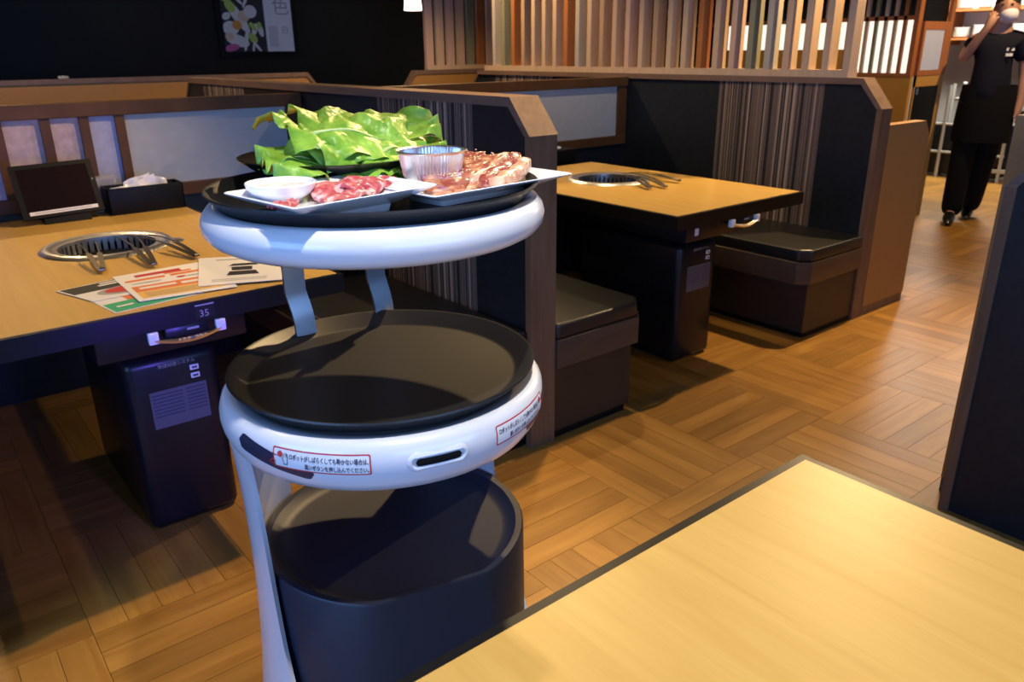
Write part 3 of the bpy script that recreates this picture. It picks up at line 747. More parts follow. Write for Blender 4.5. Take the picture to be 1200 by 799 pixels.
# top ring
TP = [(.205, 1.142), (.230, 1.150), (.2395, 1.147), (.2475, 1.137), (.2505, 1.126), (.2485, 1.114), (.241, 1.104), (.228, 1.097), (.203, 1.0935), (.05, 1.0935), (.0001, 1.0935)]
obj('upper_shelf_ring', MB().lathe([(.0001, 1.136), (.2, 1.136)] + TP, RX, RY, 96), 'robot_white', robot, 50)
MP = [(.205, .858), (.236, .867), (.2455, .865), (.2525, .856), (.2565, .843), (.2568, .832), (.2545, .818), (.248, .802), (.238, .788), (.222, .779), (.2, .776), (.0001, .776)]
mid = obj('middle_shelf_ring', MB().lathe([(.0001, .852), (.2, .852)] + MP, MX, MY, 96), 'robot_white', robot, 50)
def ringr(z):
    pr = MP[1:-3]
    for (r0, z0), (r1, z1) in zip(pr, pr[1:]):
        if z1 <= z <= z0: return r1 + (r0 - r1) * (z - z1) / (z0 - z1)
    return .25
def onring(az, z, h=.0006):
    r = ringr(z) + h; a = rad(az); return (MX + r * math.cos(a), MY + r * math.sin(a), z)
DPM = 1 / rad(1) / .2565   # degrees of azimuth per metre of arc
def ringmap(azc, zc, h, tilt=0.0):
    def fn(x, y, z):
        xr = x * math.cos(tilt) - y * math.sin(tilt); yr = x * math.sin(tilt) + y * math.cos(tilt)
        return onring(azc + xr * DPM, zc + yr, h)
    return fn
def fan(poly): return MB().add([(x, y, 0) for x, y in poly] , [list(range(len(poly)))])
def rectgrid(x0, x1, y0, y1, n=16, m=3):
    return MB().grid(lambda u, v: (x0 + (x1 - x0) * u, y0 + (y1 - y0) * v, 0), n, m)
def band(outer, inner):
    n = len(outer); return MB().add([(*p, 0) for p in outer] + [(*p, 0) for p in inner], [(i, (i + 1) % n, n + (i + 1) % n, n + i) for i in range(n)])
def capsule(L, h, n=14, seg=24):
    """grid filled stadium, columns along x"""
    r = h / 2; mb = MB(); cols = []
    xs = [-L / 2 + L * k / seg for k in range(seg + 1)]
    vs = []; fs = []
    for x in xs:
        e = max(0, abs(x) - (L / 2 - r)); hh = math.sqrt(max(1e-8, r * r - e * e))
        for j in range(5): vs.append((x, -hh + 2 * hh * j / 4, 0))
    for i in range(seg):
        for j in range(4): fs.append((i * 5 + j, i * 5 + 5 + j, i * 5 + 6 + j, i * 5 + 1 + j))
    return mb.add(vs, fs)
def rr_strip(w_, h_, r, t_, n=6, m=24):
    """densely sampled rounded rectangle outline band"""
    def dense(W, H, R):
        p = rrect(W, H, R, n); q = []
        for a, b_ in zip(p, p[1:] + p[:1]):
            k = max(1, int(math.hypot(b_[0] - a[0], b_[1] - a[1]) / .005))
            q += [(a[0] + (b_[0] - a[0]) * i / k, a[1] + (b_[1] - a[1]) * i / k) for i in range(k)]
        return q
    o = dense(w_, h_, r); inn = [(x * (w_ - 2 * t_) / w_, y * (h_ - 2 * t_) / h_) for x, y in o]
    return band(o, inn)
FRONT = -104.0
for side, azc, flip, bl in ((-1, -140.3, 1, 'left'), (1, -67.2, -1, 'right')):
    W, H = .142, .030
    zc = .838
    base = rectgrid(-W / 2, W / 2, -H / 2, H / 2, 28, 4)
    st = obj('warning_sticker', base.map(ringmap(azc, zc, .0006)), 'paper', robot, 60, 'white sticker with red border and Japanese text')
    tail = fan([(-W / 2 + .002 if flip > 0 else W / 2 - .002, -.006), ((-W / 2 - .009) * flip, -.012), ((-W / 2 - .004) * flip, -.002), ((-W / 2 + .002) * flip, .004)])
    obj('border', rr_strip(W, H, .003, .0019).map(ringmap(azc, zc, .0009)), 'ink_red', st)
    obj('pointer', band([((-W / 2) * flip, -.002), ((-W / 2 - .008) * flip, -.009), ((-W / 2) * flip, -.012), ((-W / 2 + .004) * flip, -.006)],
                        [((-W / 2 + .0005) * flip, -.004), ((-W / 2 - .0055) * flip, -.0088), ((-W / 2 + .0005) * flip, -.0105), ((-W / 2 + .003) * flip, -.006)]).map(ringmap(azc, zc, .0012)), 'ink_red', st)
    dx = -W / 2 + .0125 if flip > 0 else W / 2 - .0125
    obj('red_dot', fan([(dx + .0045 * math.cos(2 * PI * k / 20), .006 + .0045 * math.sin(2 * PI * k / 20)) for k in range(20)]).map(ringmap(azc, zc, .0011)), 'ink_red', st)
    hx = dx + .008 * flip
    hand = [(-.005, .002), (-.003, -.009), (.003, -.009), (.005, .004), (.0035, .009), (.0028, .003), (.0018, .010), (.0008, .003), (-.0004, .010), (-.0014, .003), (-.0026, .0085), (-.003, .0015)]
    obj('hand_icon', band([(hx + x, y) for x, y in hand], [(hx + x * .8, y * .86) for x, y in hand]).map(ringmap(azc, zc, .0012)), 'ink_navy', st)
    s_ = .0086
    t1 = text_mb('ロボットがしばらくしても動かない場合は、', s_, bold=.018); t2 = text_mb('黒いボタンを押し込んでください。', s_, bold=.018)
    x1 = max(p[0] for p in t1.v); x2 = max(p[0] for p in t2.v)
    k = .112 / x1; rx = W / 2 - .003 if flip > 0 else W / 2 - .022
    if flip < 0: k = .115 / x1
    obj('lettering', t1.map(lambda x, y, z: (rx - (x1 - x) * k, .0015 + y * 1.05, 0)).map(ringmap(azc, zc, .0010)), 'ink_navy', st)
    obj('lettering', t2.map(lambda x, y, z: (rx - (x2 - x) * k, -.0105 + y * 1.05, 0)).map(ringmap(azc, zc, .0010)), 'ink_navy', st)
    baz = -157.5 if side < 0 else -50.5
    bmb = capsule(.138, .025)
    obj('push_button', bmb.map(ringmap(baz, .831, .0004, .17 * side)), 'button_navy', robot, 60, 'dark navy push button pad')
# slot with a raised lip
obj('sensor_slot', capsule(.066, .0115).map(ringmap(FRONT, .834, .0012)), 'black_matt', robot, 60, 'black sensor slot')
lip = MB(); prof = 16
lipo = []
for k in range(40):
    a = 2 * PI * k / 40; cx_ = .030 if math.cos(a) > 0 else -.030
    lipo.append((cx_, math.cos(a), math.sin(a)))
vs = []; fs = []
for (cx_, ca, sa) in lipo:
    for rr, hh in ((.0062, .0004), (.0085, .0030), (.0115, .0030), (.0150, .0)):
        vs.append(onring(FRONT + (cx_ + rr * ca) * DPM, .834 + rr * sa, hh))
n_ = len(lipo)
for i in range(n_):
    j = (i + 1) % n_
    for q in range(3): fs.append((i * 4 + q, j * 4 + q, j * 4 + q + 1, i * 4 + q + 1))
obj('slot_lip', lip.add(vs, fs), 'robot_white', robot, 60)
# lower black cover with a flat front
def dshape(r, flat, n=72):
    fx, fy = math.cos(rad(FRONT)), math.sin(rad(FRONT)); p = []
    for k in range(n):
        a = 2 * PI * k / n; x, y = r * math.cos(a), r * math.sin(a); d = x * fx + y * fy
        if d > flat: x -= (d - flat) * fx; y -= (d - flat) * fy
        p.append((x, y))
    return p
BX, BY = .562, 1.037
prof = [(.0, .566, 0), (.186, .566, .166), (.200, .570, .182), (.211, .581, .193), (.2215, .582, .2015), (.224, .578, .204), (.226, .3, .206), (.228, .08, .208)]
mbb = MB(); rings = [dshape(max(r, .001), max(fl, .0009)) for r, z, fl in prof]
vs = []; n_ = 72
for (r, z, fl), rg in zip(prof, rings): vs += [(BX + x, BY + y, z) for x, y in rg]
fs = [(i * n_ + k, i * n_ + (k + 1) % n_, (i + 1) * n_ + (k + 1) % n_, (i + 1) * n_ + k) for i in range(len(prof) - 1) for k in range(n_)]
obj('lower_cover', mbb.add(vs, fs), 'base_black', robot, 35)
# white base and side legs
obj('drive_base', MB().lathe([(.0001, .03), (.22, .03), (.278, .05), (.286, .09), (.280, .13), (.25, .17), (.23, .18)], BX, BY, 72), 'robot_white', robot, 50)
def leg(az_a, az_b, az_c, az_d):
    """curved panel: azimuth range (a,b) at the top, (c,d) at the base"""
    mb = MB(); nz_, na = 16, 10; vs = []; fs = []
    for s2 in (0, 1):
        for i in range(nz_ + 1):
            z = .80 - (.80 - .12) * i / nz_; q = i / nz_
            f_ = q ** 3
            a0_, a1_ = az_a + (az_c - az_a) * f_, az_b + (az_d - az_b) * f_
            ro_ = .237 + .012 * (1 - q) ** 6 + .045 * q ** 3
            for j in range(na + 1):
                a = rad(a0_ + (a1_ - a0_) * j / na); e = abs(j / na - .5) * 2
                r = ro_ - (.010 if s2 else .003 * e ** 4)
                vs.append((BX + r * math.cos(a), BY + r * math.sin(a), z))
    k = na + 1; N = (nz_ + 1) * k
    for i in range(nz_):
        for j in range(na):
            f = (i * k + j, i * k + j + 1, (i + 1) * k + j + 1, (i + 1) * k + j); fs += [f, tuple(N + q for q in f[::-1])]
    for i in range(nz_):
        for j in (0, na): fs.append((i * k + j, (i + 1) * k + j, N + (i + 1) * k + j, N + i * k + j))
    for j in range(na):
        for i in (0, nz_): fs.append((i * k + j, i * k + j + 1, N + i * k + j + 1, N + i * k + j))
    return mb.add(vs, fs)
obj('side_leg', leg(116, 184, 110, 232), 'robot_white', robot, 50)
obj('side_leg', leg(7, 48, -60, 60), 'robot_white', robot, 50)
for az in (20, 100, 180, 260, 320):
    a = rad(az); x, y = BX + .18 * math.cos(a), BY + .18 * math.sin(a)
    obj('wheel', MB().tube([(x - .012, y, .03), (x + .012, y, .03)], .03, 16), 'black_matt', robot, 40)
# bent metal brackets between the two upper shelves
for (xb, yb) in ((.523, 1.262), (.680, 1.255)):
    wv = Vector((.040, .004, 0))
    pts = [(xb + .008, yb - .008, .85), (xb + .006, yb - .006, .90), (xb + .004, yb - .003, .92), (xb + .001, yb + .001, .94), (xb - .002, yb + .002, .955), (xb - .002, yb + .002, 1.0), (xb - .002, yb + .002, 1.04), (xb, yb - .01, 1.096)]
    obj('bracket', MB().strip(pts, wv, .005), 'chrome', robot, 60)
obj('bracket_plate', MB().bbox(.49, .72, 1.255, 1.29, 1.018, 1.084, .006), 'button_navy', robot, 40)
led = obj('light_strip', MB().lathe([(.19, .7755), (.19, .771), (.198, .771), (.198, .7755)], MX, MY, 48, True), 'led_blue', robot)
d_ = bpy.data.lights.new('robot_led', 'SPOT'); d_.energy = 22.0; d_.color = (.16, .10, 1.0); d_.shadow_soft_size = .03; d_.spot_size = rad(75); d_.spot_blend = .9
lo = bpy.data.objects.new('robot_led', d_); C.objects.link(lo); lo.location = (MX - .06, MY + .262, .74)
lo.rotation_euler = (Vector((.44, 2.2, .50)) - lo.location).to_track_quat('-Z', 'Y').to_euler()
obj('rear_lamp', MB().bbox(MX - .085, MX - .035, MY + .225, MY + .255, .745, .775, .004), 'led_blue', robot, 40)

# trays
def tray(label, x, y, z):
    """z: inner floor"""
    pr = [(.0001, z), (.208, z), (.2155, z + .002), (.2355, z + .021), (.2405, z + .0225), (.2415, z + .020), (.2375, z + .0165), (.220, z - .001), (.211, z - .0035), (.0001, z - .0035)]
    return tag(obj('serving_tray', MB().lathe(pr, x, y, 96), 'tray_black', None, 40), label, 'tray', 'round serving trays')
ZTR = 1.1425 + .0075
tray('round black serving tray carrying food on the robot top', RX, RY, ZTR - .0035 + .0015)
tray('empty round black serving tray on the robot middle shelf', MX, MY, .8685)

# ------------------------------------------------------------------ food on the top tray
ZF = ZTR - .0019          # tray floor
def platter(label, cx, cy, L, W, ang, z0, zr):
    t = thing('platter', label, 'platter', (cx, cy, z0), 'white rectangular platters', True, ang)
    h = zr - z0
    def ring(l, w_, z, r=.008): return [(x, y, z) for x, y in rrect(l, w_, r, 4)]
    def loft(rings, capa, capb):
        n = len(rings[0]); vs = [p for r in rings for p in r]
        fs = [(i * n + k, i * n + (k + 1) % n, (i + 1) * n + (k + 1) % n, (i + 1) * n + k) for i in range(len(rings) - 1) for k in range(n)]
        if capa: fs.append(list(range(n))[::-1])
        if capb: fs.append(list(range((len(rings) - 1) * n, len(rings) * n)))
        return MB().add(vs, fs)
    obj('dish', loft([ring(L - .085, W - .075, h * .33), ring(L - .03, W - .028, h * .72), ring(L - .004, W - .004, h - .003), ring(L, W, h - .001), ring(L - .002, W - .002, h),
                      ring(L - .008, W - .008, h - .001), ring(L - .035, W - .032, h * .86), ring(L - .085, W - .075, h * .55)], True, True), 'porcelain', t, 30)
    obj('foot', loft([ring(L - .10, W - .085, 0), ring(L - .094, W - .08, h * .36)], True, True), 'porcelain', t, 30)
    return t
a1 = math.atan2(.036, .243)
platter('white rectangular platter of raw sliced beef and sauce bowl, at the left', .459, .950, .224, .170, a1, ZF + .0005, 1.182)
a2 = math.atan2(.029, .284)
platter('white rectangular platter of sesame beef jutting out at the right', .676, .940, .274, .165, a2, ZF + .0005, 1.174)
# sauce bowl
bxx, byy, bz = .402, .982, 1.1685
sb = thing('sauce_bowl', 'small white sauce bowl on the left platter', 'bowl', (bxx, byy, bz))
obj('bowl', MB().lathe([(.0001, bz), (.026, bz), (.027, bz + .003), (.037, bz + .009), (.043, bz + .016), (.0455, bz + .023), (.0445, bz + .0245), (.043, bz + .023), (.041, bz + .017), (.034, bz + .010), (.0001, bz + .006)], bxx, byy, 48), 'porcelain', sb, 50)
obj('sauce', MB().lathe([(.0001, bz + .0175), (.0408, bz + .017)], bxx, byy, 32), 'sauce', sb)
# foil cup
fx, fy, fz = .634, .978, 1.1640
fc = thing('foil_cup', 'crimped aluminium foil cup of sauce between the platters', 'cup', (fx, fy, fz))
def crimped(prof, n=120, amp=.0011):
    mb = MB(); vs = []; k = len(prof)
    for i in range(n):
        a = 2 * PI * i / n
        for r, z, c in prof: rr = r + (amp * c * (1 if i % 2 else -1)); vs.append((fx + rr * math.cos(a), fy + rr * math.sin(a), z))
    fs = [(i * k + q, ((i + 1) % n) * k + q, ((i + 1) % n) * k + q + 1, i * k + q + 1) for i in range(n) for q in range(k - 1)]
    return mb.add(vs, fs)
FCP = [(.0001, 0, 0), (.038, 0, 0), (.039, .002, 1), (.043, .022, 1), (.048, .047, 1), (.051, .0475, 0), (.053, .050, 0), (.051, .0515, 0), (.048, .050, 0), (.047, .047, 1), (.0435, .030, .6)]
obj('foil_wall', crimped([(r, fz + z, c) for r, z, c in FCP]), 'foil', fc, 25)
obj('sauce', MB().lathe([(.0001, fz + .040), (.045, fz + .040)], fx, fy, 32), 'sauce_pale', fc)
# black plate and lettuce
px_, py_, pz = .568, 1.160, ZF + .0004
bp_ = thing('dark_plate', 'black round plate under the lettuce at the tray back', 'plate', (px_, py_, pz))
obj('dish', MB().lathe([(.0001, pz), (.075, pz), (.078, pz + .005), (.11, pz + .022), (.146, pz + .047), (.1485, pz + .0495), (.145, pz + .0505), (.108, pz + .028), (.07, pz + .010), (.0001, pz + .009)], px_, py_, 64), 'dark_plate', bp_, 50)
def lettuce(label, cx, cy, z, ang, L, W, curl, tilt, seed, roll=0.0):
    rnd = random.Random(seed); ph = [rnd.uniform(0, 6.28) for _ in range(8)]
    t = thing('lettuce_leaf', label, 'lettuce', (cx, cy, z), 'lettuce leaves on the black plate', True, 0)
    t.rotation_euler = (roll, tilt, ang)
    def fn(u, v):
        q = v * 2 - 1
        wid = W / 2 * (math.sin(PI * min(1, .16 + u * .74)) ** .5) * (.6 + .4 * min(1, u * 2.2))
        e = abs(q)
        ruf = (e ** 1.8) * (.6 + .4 * u)
        x = (u - .5) * L * (1 - .10 * e * e) + ruf * .006 * math.sin(9 * u + ph[0] + q * 2)
        y = q * wid * (1 + .07 * math.sin(9 * u + ph[1] + (0 if q > 0 else 2)) + .03 * math.sin(31 * u + ph[3]))
        z_ = curl * (1 - (2 * u - 1) ** 2) * .6 - curl * .35 * q * q + ruf * .010 * math.sin(12 * u + ph[2] + (0 if q > 0 else 1.7)) + ruf * .003 * math.sin(29 * u + ph[3])
        z_ += .008 * math.sin(6 * u + ph[4]) * math.sin(2.4 * q + ph[5]) + .004 * math.sin(13 * u + ph[6]) * math.cos(5 * q + ph[7])
        tipw = max(0, u - .82) / .18
        z_ += tipw * .010 * math.sin(9 * q + ph[0])
        return (x, y, z_)
    obj('blade', MB().grid(fn, 34, 18, .0009), 'lettuce', t, 80)
    pts = [Vector(fn(k / 12 * .8, .5)) + Vector((0, 0, .0006)) for k in range(13)]
    obj('midrib', MB().tube(pts, [.0034 * (1 - k / 14) for k in range(13)], 6), 'lettuce_rib', t, 60)
    return t
LZ = 1.186
leaves = [
 ('broad lettuce leaf lowest at the front of the heap', .525, 1.075, LZ + .000, .1, .19, .14, .014, .0, 1, .22),
 ('lettuce leaf at the far left with curled tip', .500, 1.125, LZ + .014, 2.7, .16, .14, .020, -.06, 2, -.1),
 ('lettuce leaf spreading to the right behind the foil cup', .635, 1.12, LZ + .012, -.3, .19, .14, .018, -.05, 3, .2),
 ('long lettuce leaf pointing right at the back', .640, 1.155, LZ + .040, -.30, .20, .12, .016, -.16, 4, .35),
 ('lettuce leaf standing tallest at the left back', .505, 1.16, LZ + .044, 1.9, .13, .12, .022, -.40, 5, .3),
 ('lettuce leaf folded over the middle of the heap', .550, 1.115, LZ + .030, .45, .18, .14, .030, .08, 6, .45),
 ('lettuce leaf on top with pale midrib', .60, 1.145, LZ + .046, .05, .19, .13, .024, -.02, 7, .4),
 ('lettuce leaf drooping over the front centre', .590, 1.078, LZ + .018, -.5, .16, .14, .026, .10, 8, .5),
 ('small lettuce leaf at the front left edge', .478, 1.09, LZ + .010, 3.2, .13, .12, .016, -.06, 9, -.35),
 ('lettuce leaf topping the back of the heap', .555, 1.175, LZ + .054, 1.0, .15, .12, .024, -.1, 10, .3),
 ('ruffled lettuce leaf at the front right of the heap', .630, 1.075, LZ + .010, .35, .14, .13, .018, .08, 11, .45),
 ('pale lettuce leaf lying across the heap centre', .56, 1.095, LZ + .038, -.15, .16, .12, .024, .1, 12, .55),
 ('green lettuce leaf tucked at the left below the tall one', .515, 1.10, LZ + .028, .9, .14, .13, .02, .05, 13, .5),
 ('lettuce leaf with frilled rim low at front centre', .560, 1.065, LZ + .004, -.1, .15, .12, .014, .0, 14, .4)]
for lf in leaves: lettuce(lf[0], lf[1] + .012, *lf[2:])
# raw beef on the left platter
def slice_(name, label, cx, cy, z, ang, L, W, amp, seed, mat='raw_beef', th=.005, group='raw beef slices', nu=22, nv=8, fold=0.0):
    rnd = random.Random(seed); p = [rnd.uniform(0, 6.28) for _ in range(4)]
    c_, s_ = math.cos(ang), math.sin(ang)
    def fn(u, v):
        q = v * 2 - 1; x = (u - .5) * L; y = q * W / 2 * (1 - .35 * abs(2 * u - 1) ** 4) * (1 + .08 * math.sin(9 * u + p[0]))
        z_ = z + th + amp * (1 + math.sin(p[1] + u * 13 + q * .8)) * .5 + fold * math.sin(PI * v) + .0015 * math.sin(u * 29 + p[2]) * math.cos(5 * q)
        return (cx + x * c_ - y * s_, cy + x * s_ + y * c_, z_)
    return tag(obj(name, MB().grid(fn, nu, nv, th), mat, None, 70), label, 'meat', group)
pz1 = 1.1680
slice_('beef_slice', 'folded raw beef slice next to the sauce bowl', .462, .972, pz1, 1.2, .07, .05, .008, 21, fold=.004)
slice_('beef_slice', 'raw beef slice at the middle of the left platter', .495, .972, pz1, .9, .072, .045, .009, 22, fold=.006)
slice_('beef_slice', 'raw beef slice third along the left platter', .527, .977, pz1, 1.0, .07, .045, .008, 23, fold=.005)
slice_('beef_slice', 'raw beef slice at the right end near the foil cup', .552, .982, pz1, .7, .065, .04, .006, 24, fold=.004)
slice_('beef_slice', 'flat raw beef slice along the platter front', .470, .935, pz1, .25, .09, .03, .005, 25, fold=.002)
slice_('beef_slice', 'raw beef scrap left of the sauce bowl', .378, .925, pz1 + .002, .3, .04, .02, .003, 26)
# seasoned beef on the right platter
pz2 = 1.1635
def steak(name, label, cx, cy, z, ang, L, W, h, mat, seed, bend=.0):
    rnd = random.Random(seed); p = [rnd.uniform(0, 6.28) for _ in range(6)]; c_, s_ = math.cos(ang), math.sin(ang)
    vs = []; n = 28; m_ = 12; fs = []
    for i in range(n + 1):
        u = i / n; e = 1 - abs(2 * u - 1) ** 9
        for j in range(m_):
            a = 2 * PI * j / m_
            w_ = W / 2 * (.25 + .75 * e ** .4) * (1 + .10 * math.sin(7 * u + p[0])); hh = h * (.35 + .65 * e ** .5) * (1 + .05 * math.sin(11 * u + p[1]))
            y = w_ * math.copysign(abs(math.cos(a)) ** .45, math.cos(a)); zz = hh * (.5 + .5 * math.copysign(abs(math.sin(a)) ** .3, math.sin(a)))
            zz += (.002 * math.sin(23 * u + 6 * y / W + p[2]) if math.sin(a) > 0 else 0) + bend * u * u
            x = (u - .5) * L
            vs.append((cx + x * c_ - y * s_, cy + x * s_ + y * c_, z + zz))
    fs = [(i * m_ + j, i * m_ + (j + 1) % m_, (i + 1) * m_ + (j + 1) % m_, (i + 1) * m_ + j) for i in range(n) for j in range(m_)]
    fs += [list(range(m_))[::-1], list(range(n * m_, (n + 1) * m_))]
    return tag(obj(name, MB().add(vs, fs), mat, None, 70), label, 'meat', 'seasoned beef strips')
STK = [('dark crusted beef strip at the back of the right platter', .725, 1.045, .42, .125, .040, .026, 'aged_beef', 31, .020),
       ('wide seasoned beef strip under the sesame seeds', .712, 1.004, .46, .165, .054, .022, 'seasoned_beef', 32, .022),
       ('narrow fat strip along the middle of the seasoned beef', .742, .986, .50, .150, .016, .023, 'beef_fat', 36, .022),
       ('red beef strip beside the fat strip at right', .757, .981, .50, .140, .026, .022, 'aged_beef', 34, .021),
       ('pale fat beef edge nearest the platter front', .764, .962, .50, .125, .026, .019, 'beef_fat', 33, .017),
       ('orange seasoned beef piece spreading to the left front', .672, .972, .42, .105, .050, .011, 'seasoned_beef', 37, .006),
       ('thin flat beef piece at the left front corner', .646, .944, .25, .080, .030, .007, 'beef_fat', 35, .003)]
STK = [(l, x - .038, y - .052, a, L, W * 1.22, h * .9, *q) for l, x, y, a, L, W, h, *q in STK]
steaks = [steak('beef_strip', l, x, y, pz2, a, L, W, h, m_, s, b_) for l, x, y, a, L, W, h, m_, s, b_ in STK]
# sesame seeds strewn over the middle strip
ms = MB(); rnd = random.Random(5)
for k in range(150):
    u = rnd.random(); q = rnd.uniform(-.9, .9); i = rnd.choice((0, 1, 1, 1, 3))
    l, x, y, a, L, W, h, m_, s, b_ = STK[i]
    xx = (u - .5) * L * .85; yy = q * W / 2 * .7; uu = .5 + (u - .5) * .85
    X = x + xx * math.cos(a) - yy * math.sin(a); Yy = y + xx * math.sin(a) + yy * math.cos(a)
    Z = pz2 + h * 1.02 + b_ * uu * uu + .0012; r = .0013; t_ = rnd.uniform(0, 3.1); dx_, dy_ = math.cos(t_) * r * 1.5, math.sin(t_) * r * 1.5
    ms.add([(X - dx_, Yy - dy_, Z), (X + dx_, Yy + dy_, Z), (X - dy_ * .6, Yy + dx_ * .6, Z), (X + dy_ * .6, Yy - dx_ * .6, Z), (X, Yy, Z + .001), (X, Yy, Z - .002)],
           [(0, 2, 4), (2, 1, 4), (1, 3, 4), (3, 0, 4), (2, 0, 5), (1, 2, 5), (3, 1, 5), (0, 3, 5)])
so = obj('sesame_seeds', ms, 'sesame', steaks[1]); so['kind'] = 'stuff'

# ------------------------------------------------------------------ poster, pendant lamp on the rear wall
py = YB - .03
po = thing('wall_poster', 'framed vegetable poster on the black rear wall', 'poster', (3.02, py, 1.36))
x0, x1, z0, z1, xm = 2.685, 3.345, 1.36, 2.30, 3.08
S = 1.0
obj('backing', MB().box(x0 - .05, x1 + .05, py, YB - .001, z0 - .05, z1 + .05), 'black_matt', po)
lf = obj('photo_half', MB().box(x0, xm, py - .004, py, z0, z1), 'ink_black', po)
rt = obj('text_half', MB().box(xm, x1, py - .004, py, z0, z1), 'paper', po)
def poly_p(name, mt, pts, par, h):
    m_ = MB(); m_.add([(x0 + u, py - .004 - h, z0 + v) for u, v in pts], [list(range(len(pts)))]); return obj(name, m_, mt, par)
def rel(cx, cy, rx, ry, rot_=0, n=24):
    return [(cx + rx * math.cos(t) * math.cos(rot_) - ry * math.sin(t) * math.sin(rot_), cy + rx * math.cos(t) * math.sin(rot_) + ry * math.sin(t) * math.cos(rot_)) for t in [2 * PI * k / n for k in range(n)]]
plain('veg_white', (.70, .68, .62), .6); plain('veg_green', (.42, .55, .10), .6); plain('veg_peach', (.72, .5, .36), .6); plain('veg_orange', (.72, .3, .05), .6); plain('veg_pink', (.6, .12, .3), .6)
VEG = [('veg_white', rel(.145, .30, .17, .045, -.98)), ('veg_green', rel(.085, .385, .06, .04, -.98)), ('veg_peach', rel(.20, .30, .055, .05)), ('veg_white', rel(.265, .34, .06, .055)),
       ('veg_white', rel(.07, .20, .075, .06)), ('veg_orange', rel(.13, .225, .045, .04)), ('veg_white', rel(.12, .095, .11, .05, -.3)), ('veg_peach', rel(.05, .13, .04, .035)), ('veg_pink', rel(.06, .035, .07, .03, .2)),
       ('veg_white', rel(.29, .19, .055, .025, 1.2)), ('veg_green', rel(.275, .215, .045, .022, 2.3)), ('veg_white', rel(.345, .185, .06, .024, 1.8)), ('veg_green', rel(.335, .225, .03, .022, 1.5)),
       ('veg_white', rel(.20, .10, .10, .018, 1.35)), ('veg_green', rel(.265, .115, .05, .035, -.9)), ('veg_white', rel(.30, .04, .06, .012, -.9)), ('veg_white', rel(.26, .03, .05, .01, 1.4)), ('veg_white', rel(.04, .30, .04, .03, .5)),
       ('veg_white', rel(.14, .46, .09, .015, -.8)), ('veg_white', rel(.24, .45, .09, .015, 1.1)), ('veg_green', rel(.05, .47, .06, .05)), ('veg_white', rel(.30, .55, .09, .04, .6)), ('veg_orange', rel(.12, .62, .07, .06)), ('veg_white', rel(.25, .75, .1, .06, 1.0))]
for i, (mt, pts) in enumerate(VEG):
    pts = [(min(max(u, .002), xm - x0 - .002), max(v, .003)) for u, v in pts]
    poly_p('vegetable_print', mt, pts, lf, .0004 + .0003 * i)
obj('lettering', text_mb('色', .17).map(lambda x, y, z: (xm + .08 + x, py - .0046, z0 + .33 + y)), 'ink_grey', rt)
obj('lettering', text_mb('白', .075).map(lambda x, y, z: (xm + .15 + x, py - .0046, z0 + .16 + y)), 'ink_grey', rt)
obj('lettering', text_mb('彩り', .2).map(lambda x, y, z: (xm + .03 + x * .6, py - .0046, z0 + .62 + y)), 'ink_grey', rt)
m_ = MB()
for k in range(6): m_.box(xm + .03 + k * .015, xm + .036 + k * .015, py - .0048, py - .004, z0 + .04, z0 + .22)
obj('text_columns', m_, 'ink_grey', rt)
pl = thing('pendant_lamp', 'small glowing white pendant lamp before the black wall', 'lamp', (4.15, 6.6, 1.70))
obj('shade', MB().lathe([(.08, 1.700), (.082, 1.704), (.068, 1.84), (.03, 1.9), (.0001, 1.9)], 4.15, 6.6, 32), 'lamp_shade', pl, 40)
obj('cord', MB().tube([(4.15, 6.6, 1.9), (4.15, 6.6, ZC)], .004, 6), 'black_matt', pl)
pl = thing('pendant_lamp', 'white pendant lamp high above left of the vegetable poster', 'lamp', (2.05, 6.6, 1.86))
obj('shade', MB().lathe([(.08, 1.860), (.082, 1.864), (.068, 2.0), (.03, 2.06), (.0001, 2.06)], 2.05, 6.6, 32), 'lamp_shade', pl, 40)
obj('cord', MB().tube([(2.05, 6.6, 2.06), (2.05, 6.6, ZC)], .004, 6), 'black_matt', pl)
ou = thing('wall_clip', 'small grey metal fitting on the rear board at far left', 'fitting', (1.05, 5.9, 1.205))
obj('clip_body', MB().bbox(1.02, 1.08, 5.885, 5.915, 1.2055, 1.222, .003), 'pale_metal', ou, 40)
obj('screw', MB().lathe([(.0001, 1.226), (.006, 1.226), (.007, 1.222)], 1.05, 5.9, 12), 'chrome', ou)

# ------------------------------------------------------------------ service counter beyond the far booth
CX = 6.3
sc_ = thing('service_cabinet', 'yellow wood service counter with backlit lattice behind the far booth', 'cabinet', (CX, 4.0, 0))
obj('lower_panel', MB().box(CX, CX + .04, 2.97, 5.3, 0, 1.125), 'yellow_board', sc_)
obj('counter_rail', MB().box(CX - .012, CX + .06, 2.97, 5.3, 1.125, 1.15), 'slat_orange', sc_)
for y in (2.97, 3.50, 4.70, 5.27): obj('post', MB().box(CX - .015, CX + .05, y, y + .035, 1.15, 2.4), 'slat_orange', sc_)
obj('light_panel', MB().box(CX + .03, CX + .045, 3.006, 3.5, 1.15, 1.53), 'light_panel', sc_)
obj('light_panel', MB().box(CX + .03, CX + .045, 3.536, 4.7, 1.325, 1.53), 'light_panel', sc_)
obj('middle_panel', MB().box(CX + .0, CX + .03, 3.536, 4.7, 1.15, 1.325), 'yellow_board', sc_)
obj('cross_rail', MB().box(CX - .012, CX + .05, 3.006, 5.27, 1.53, 1.56), 'slat_orange', sc_)
obj('dark_back', MB().box(CX + .3, CX + .32, 3.006, 5.3, 1.15, 2.4), 'black_matt', sc_)
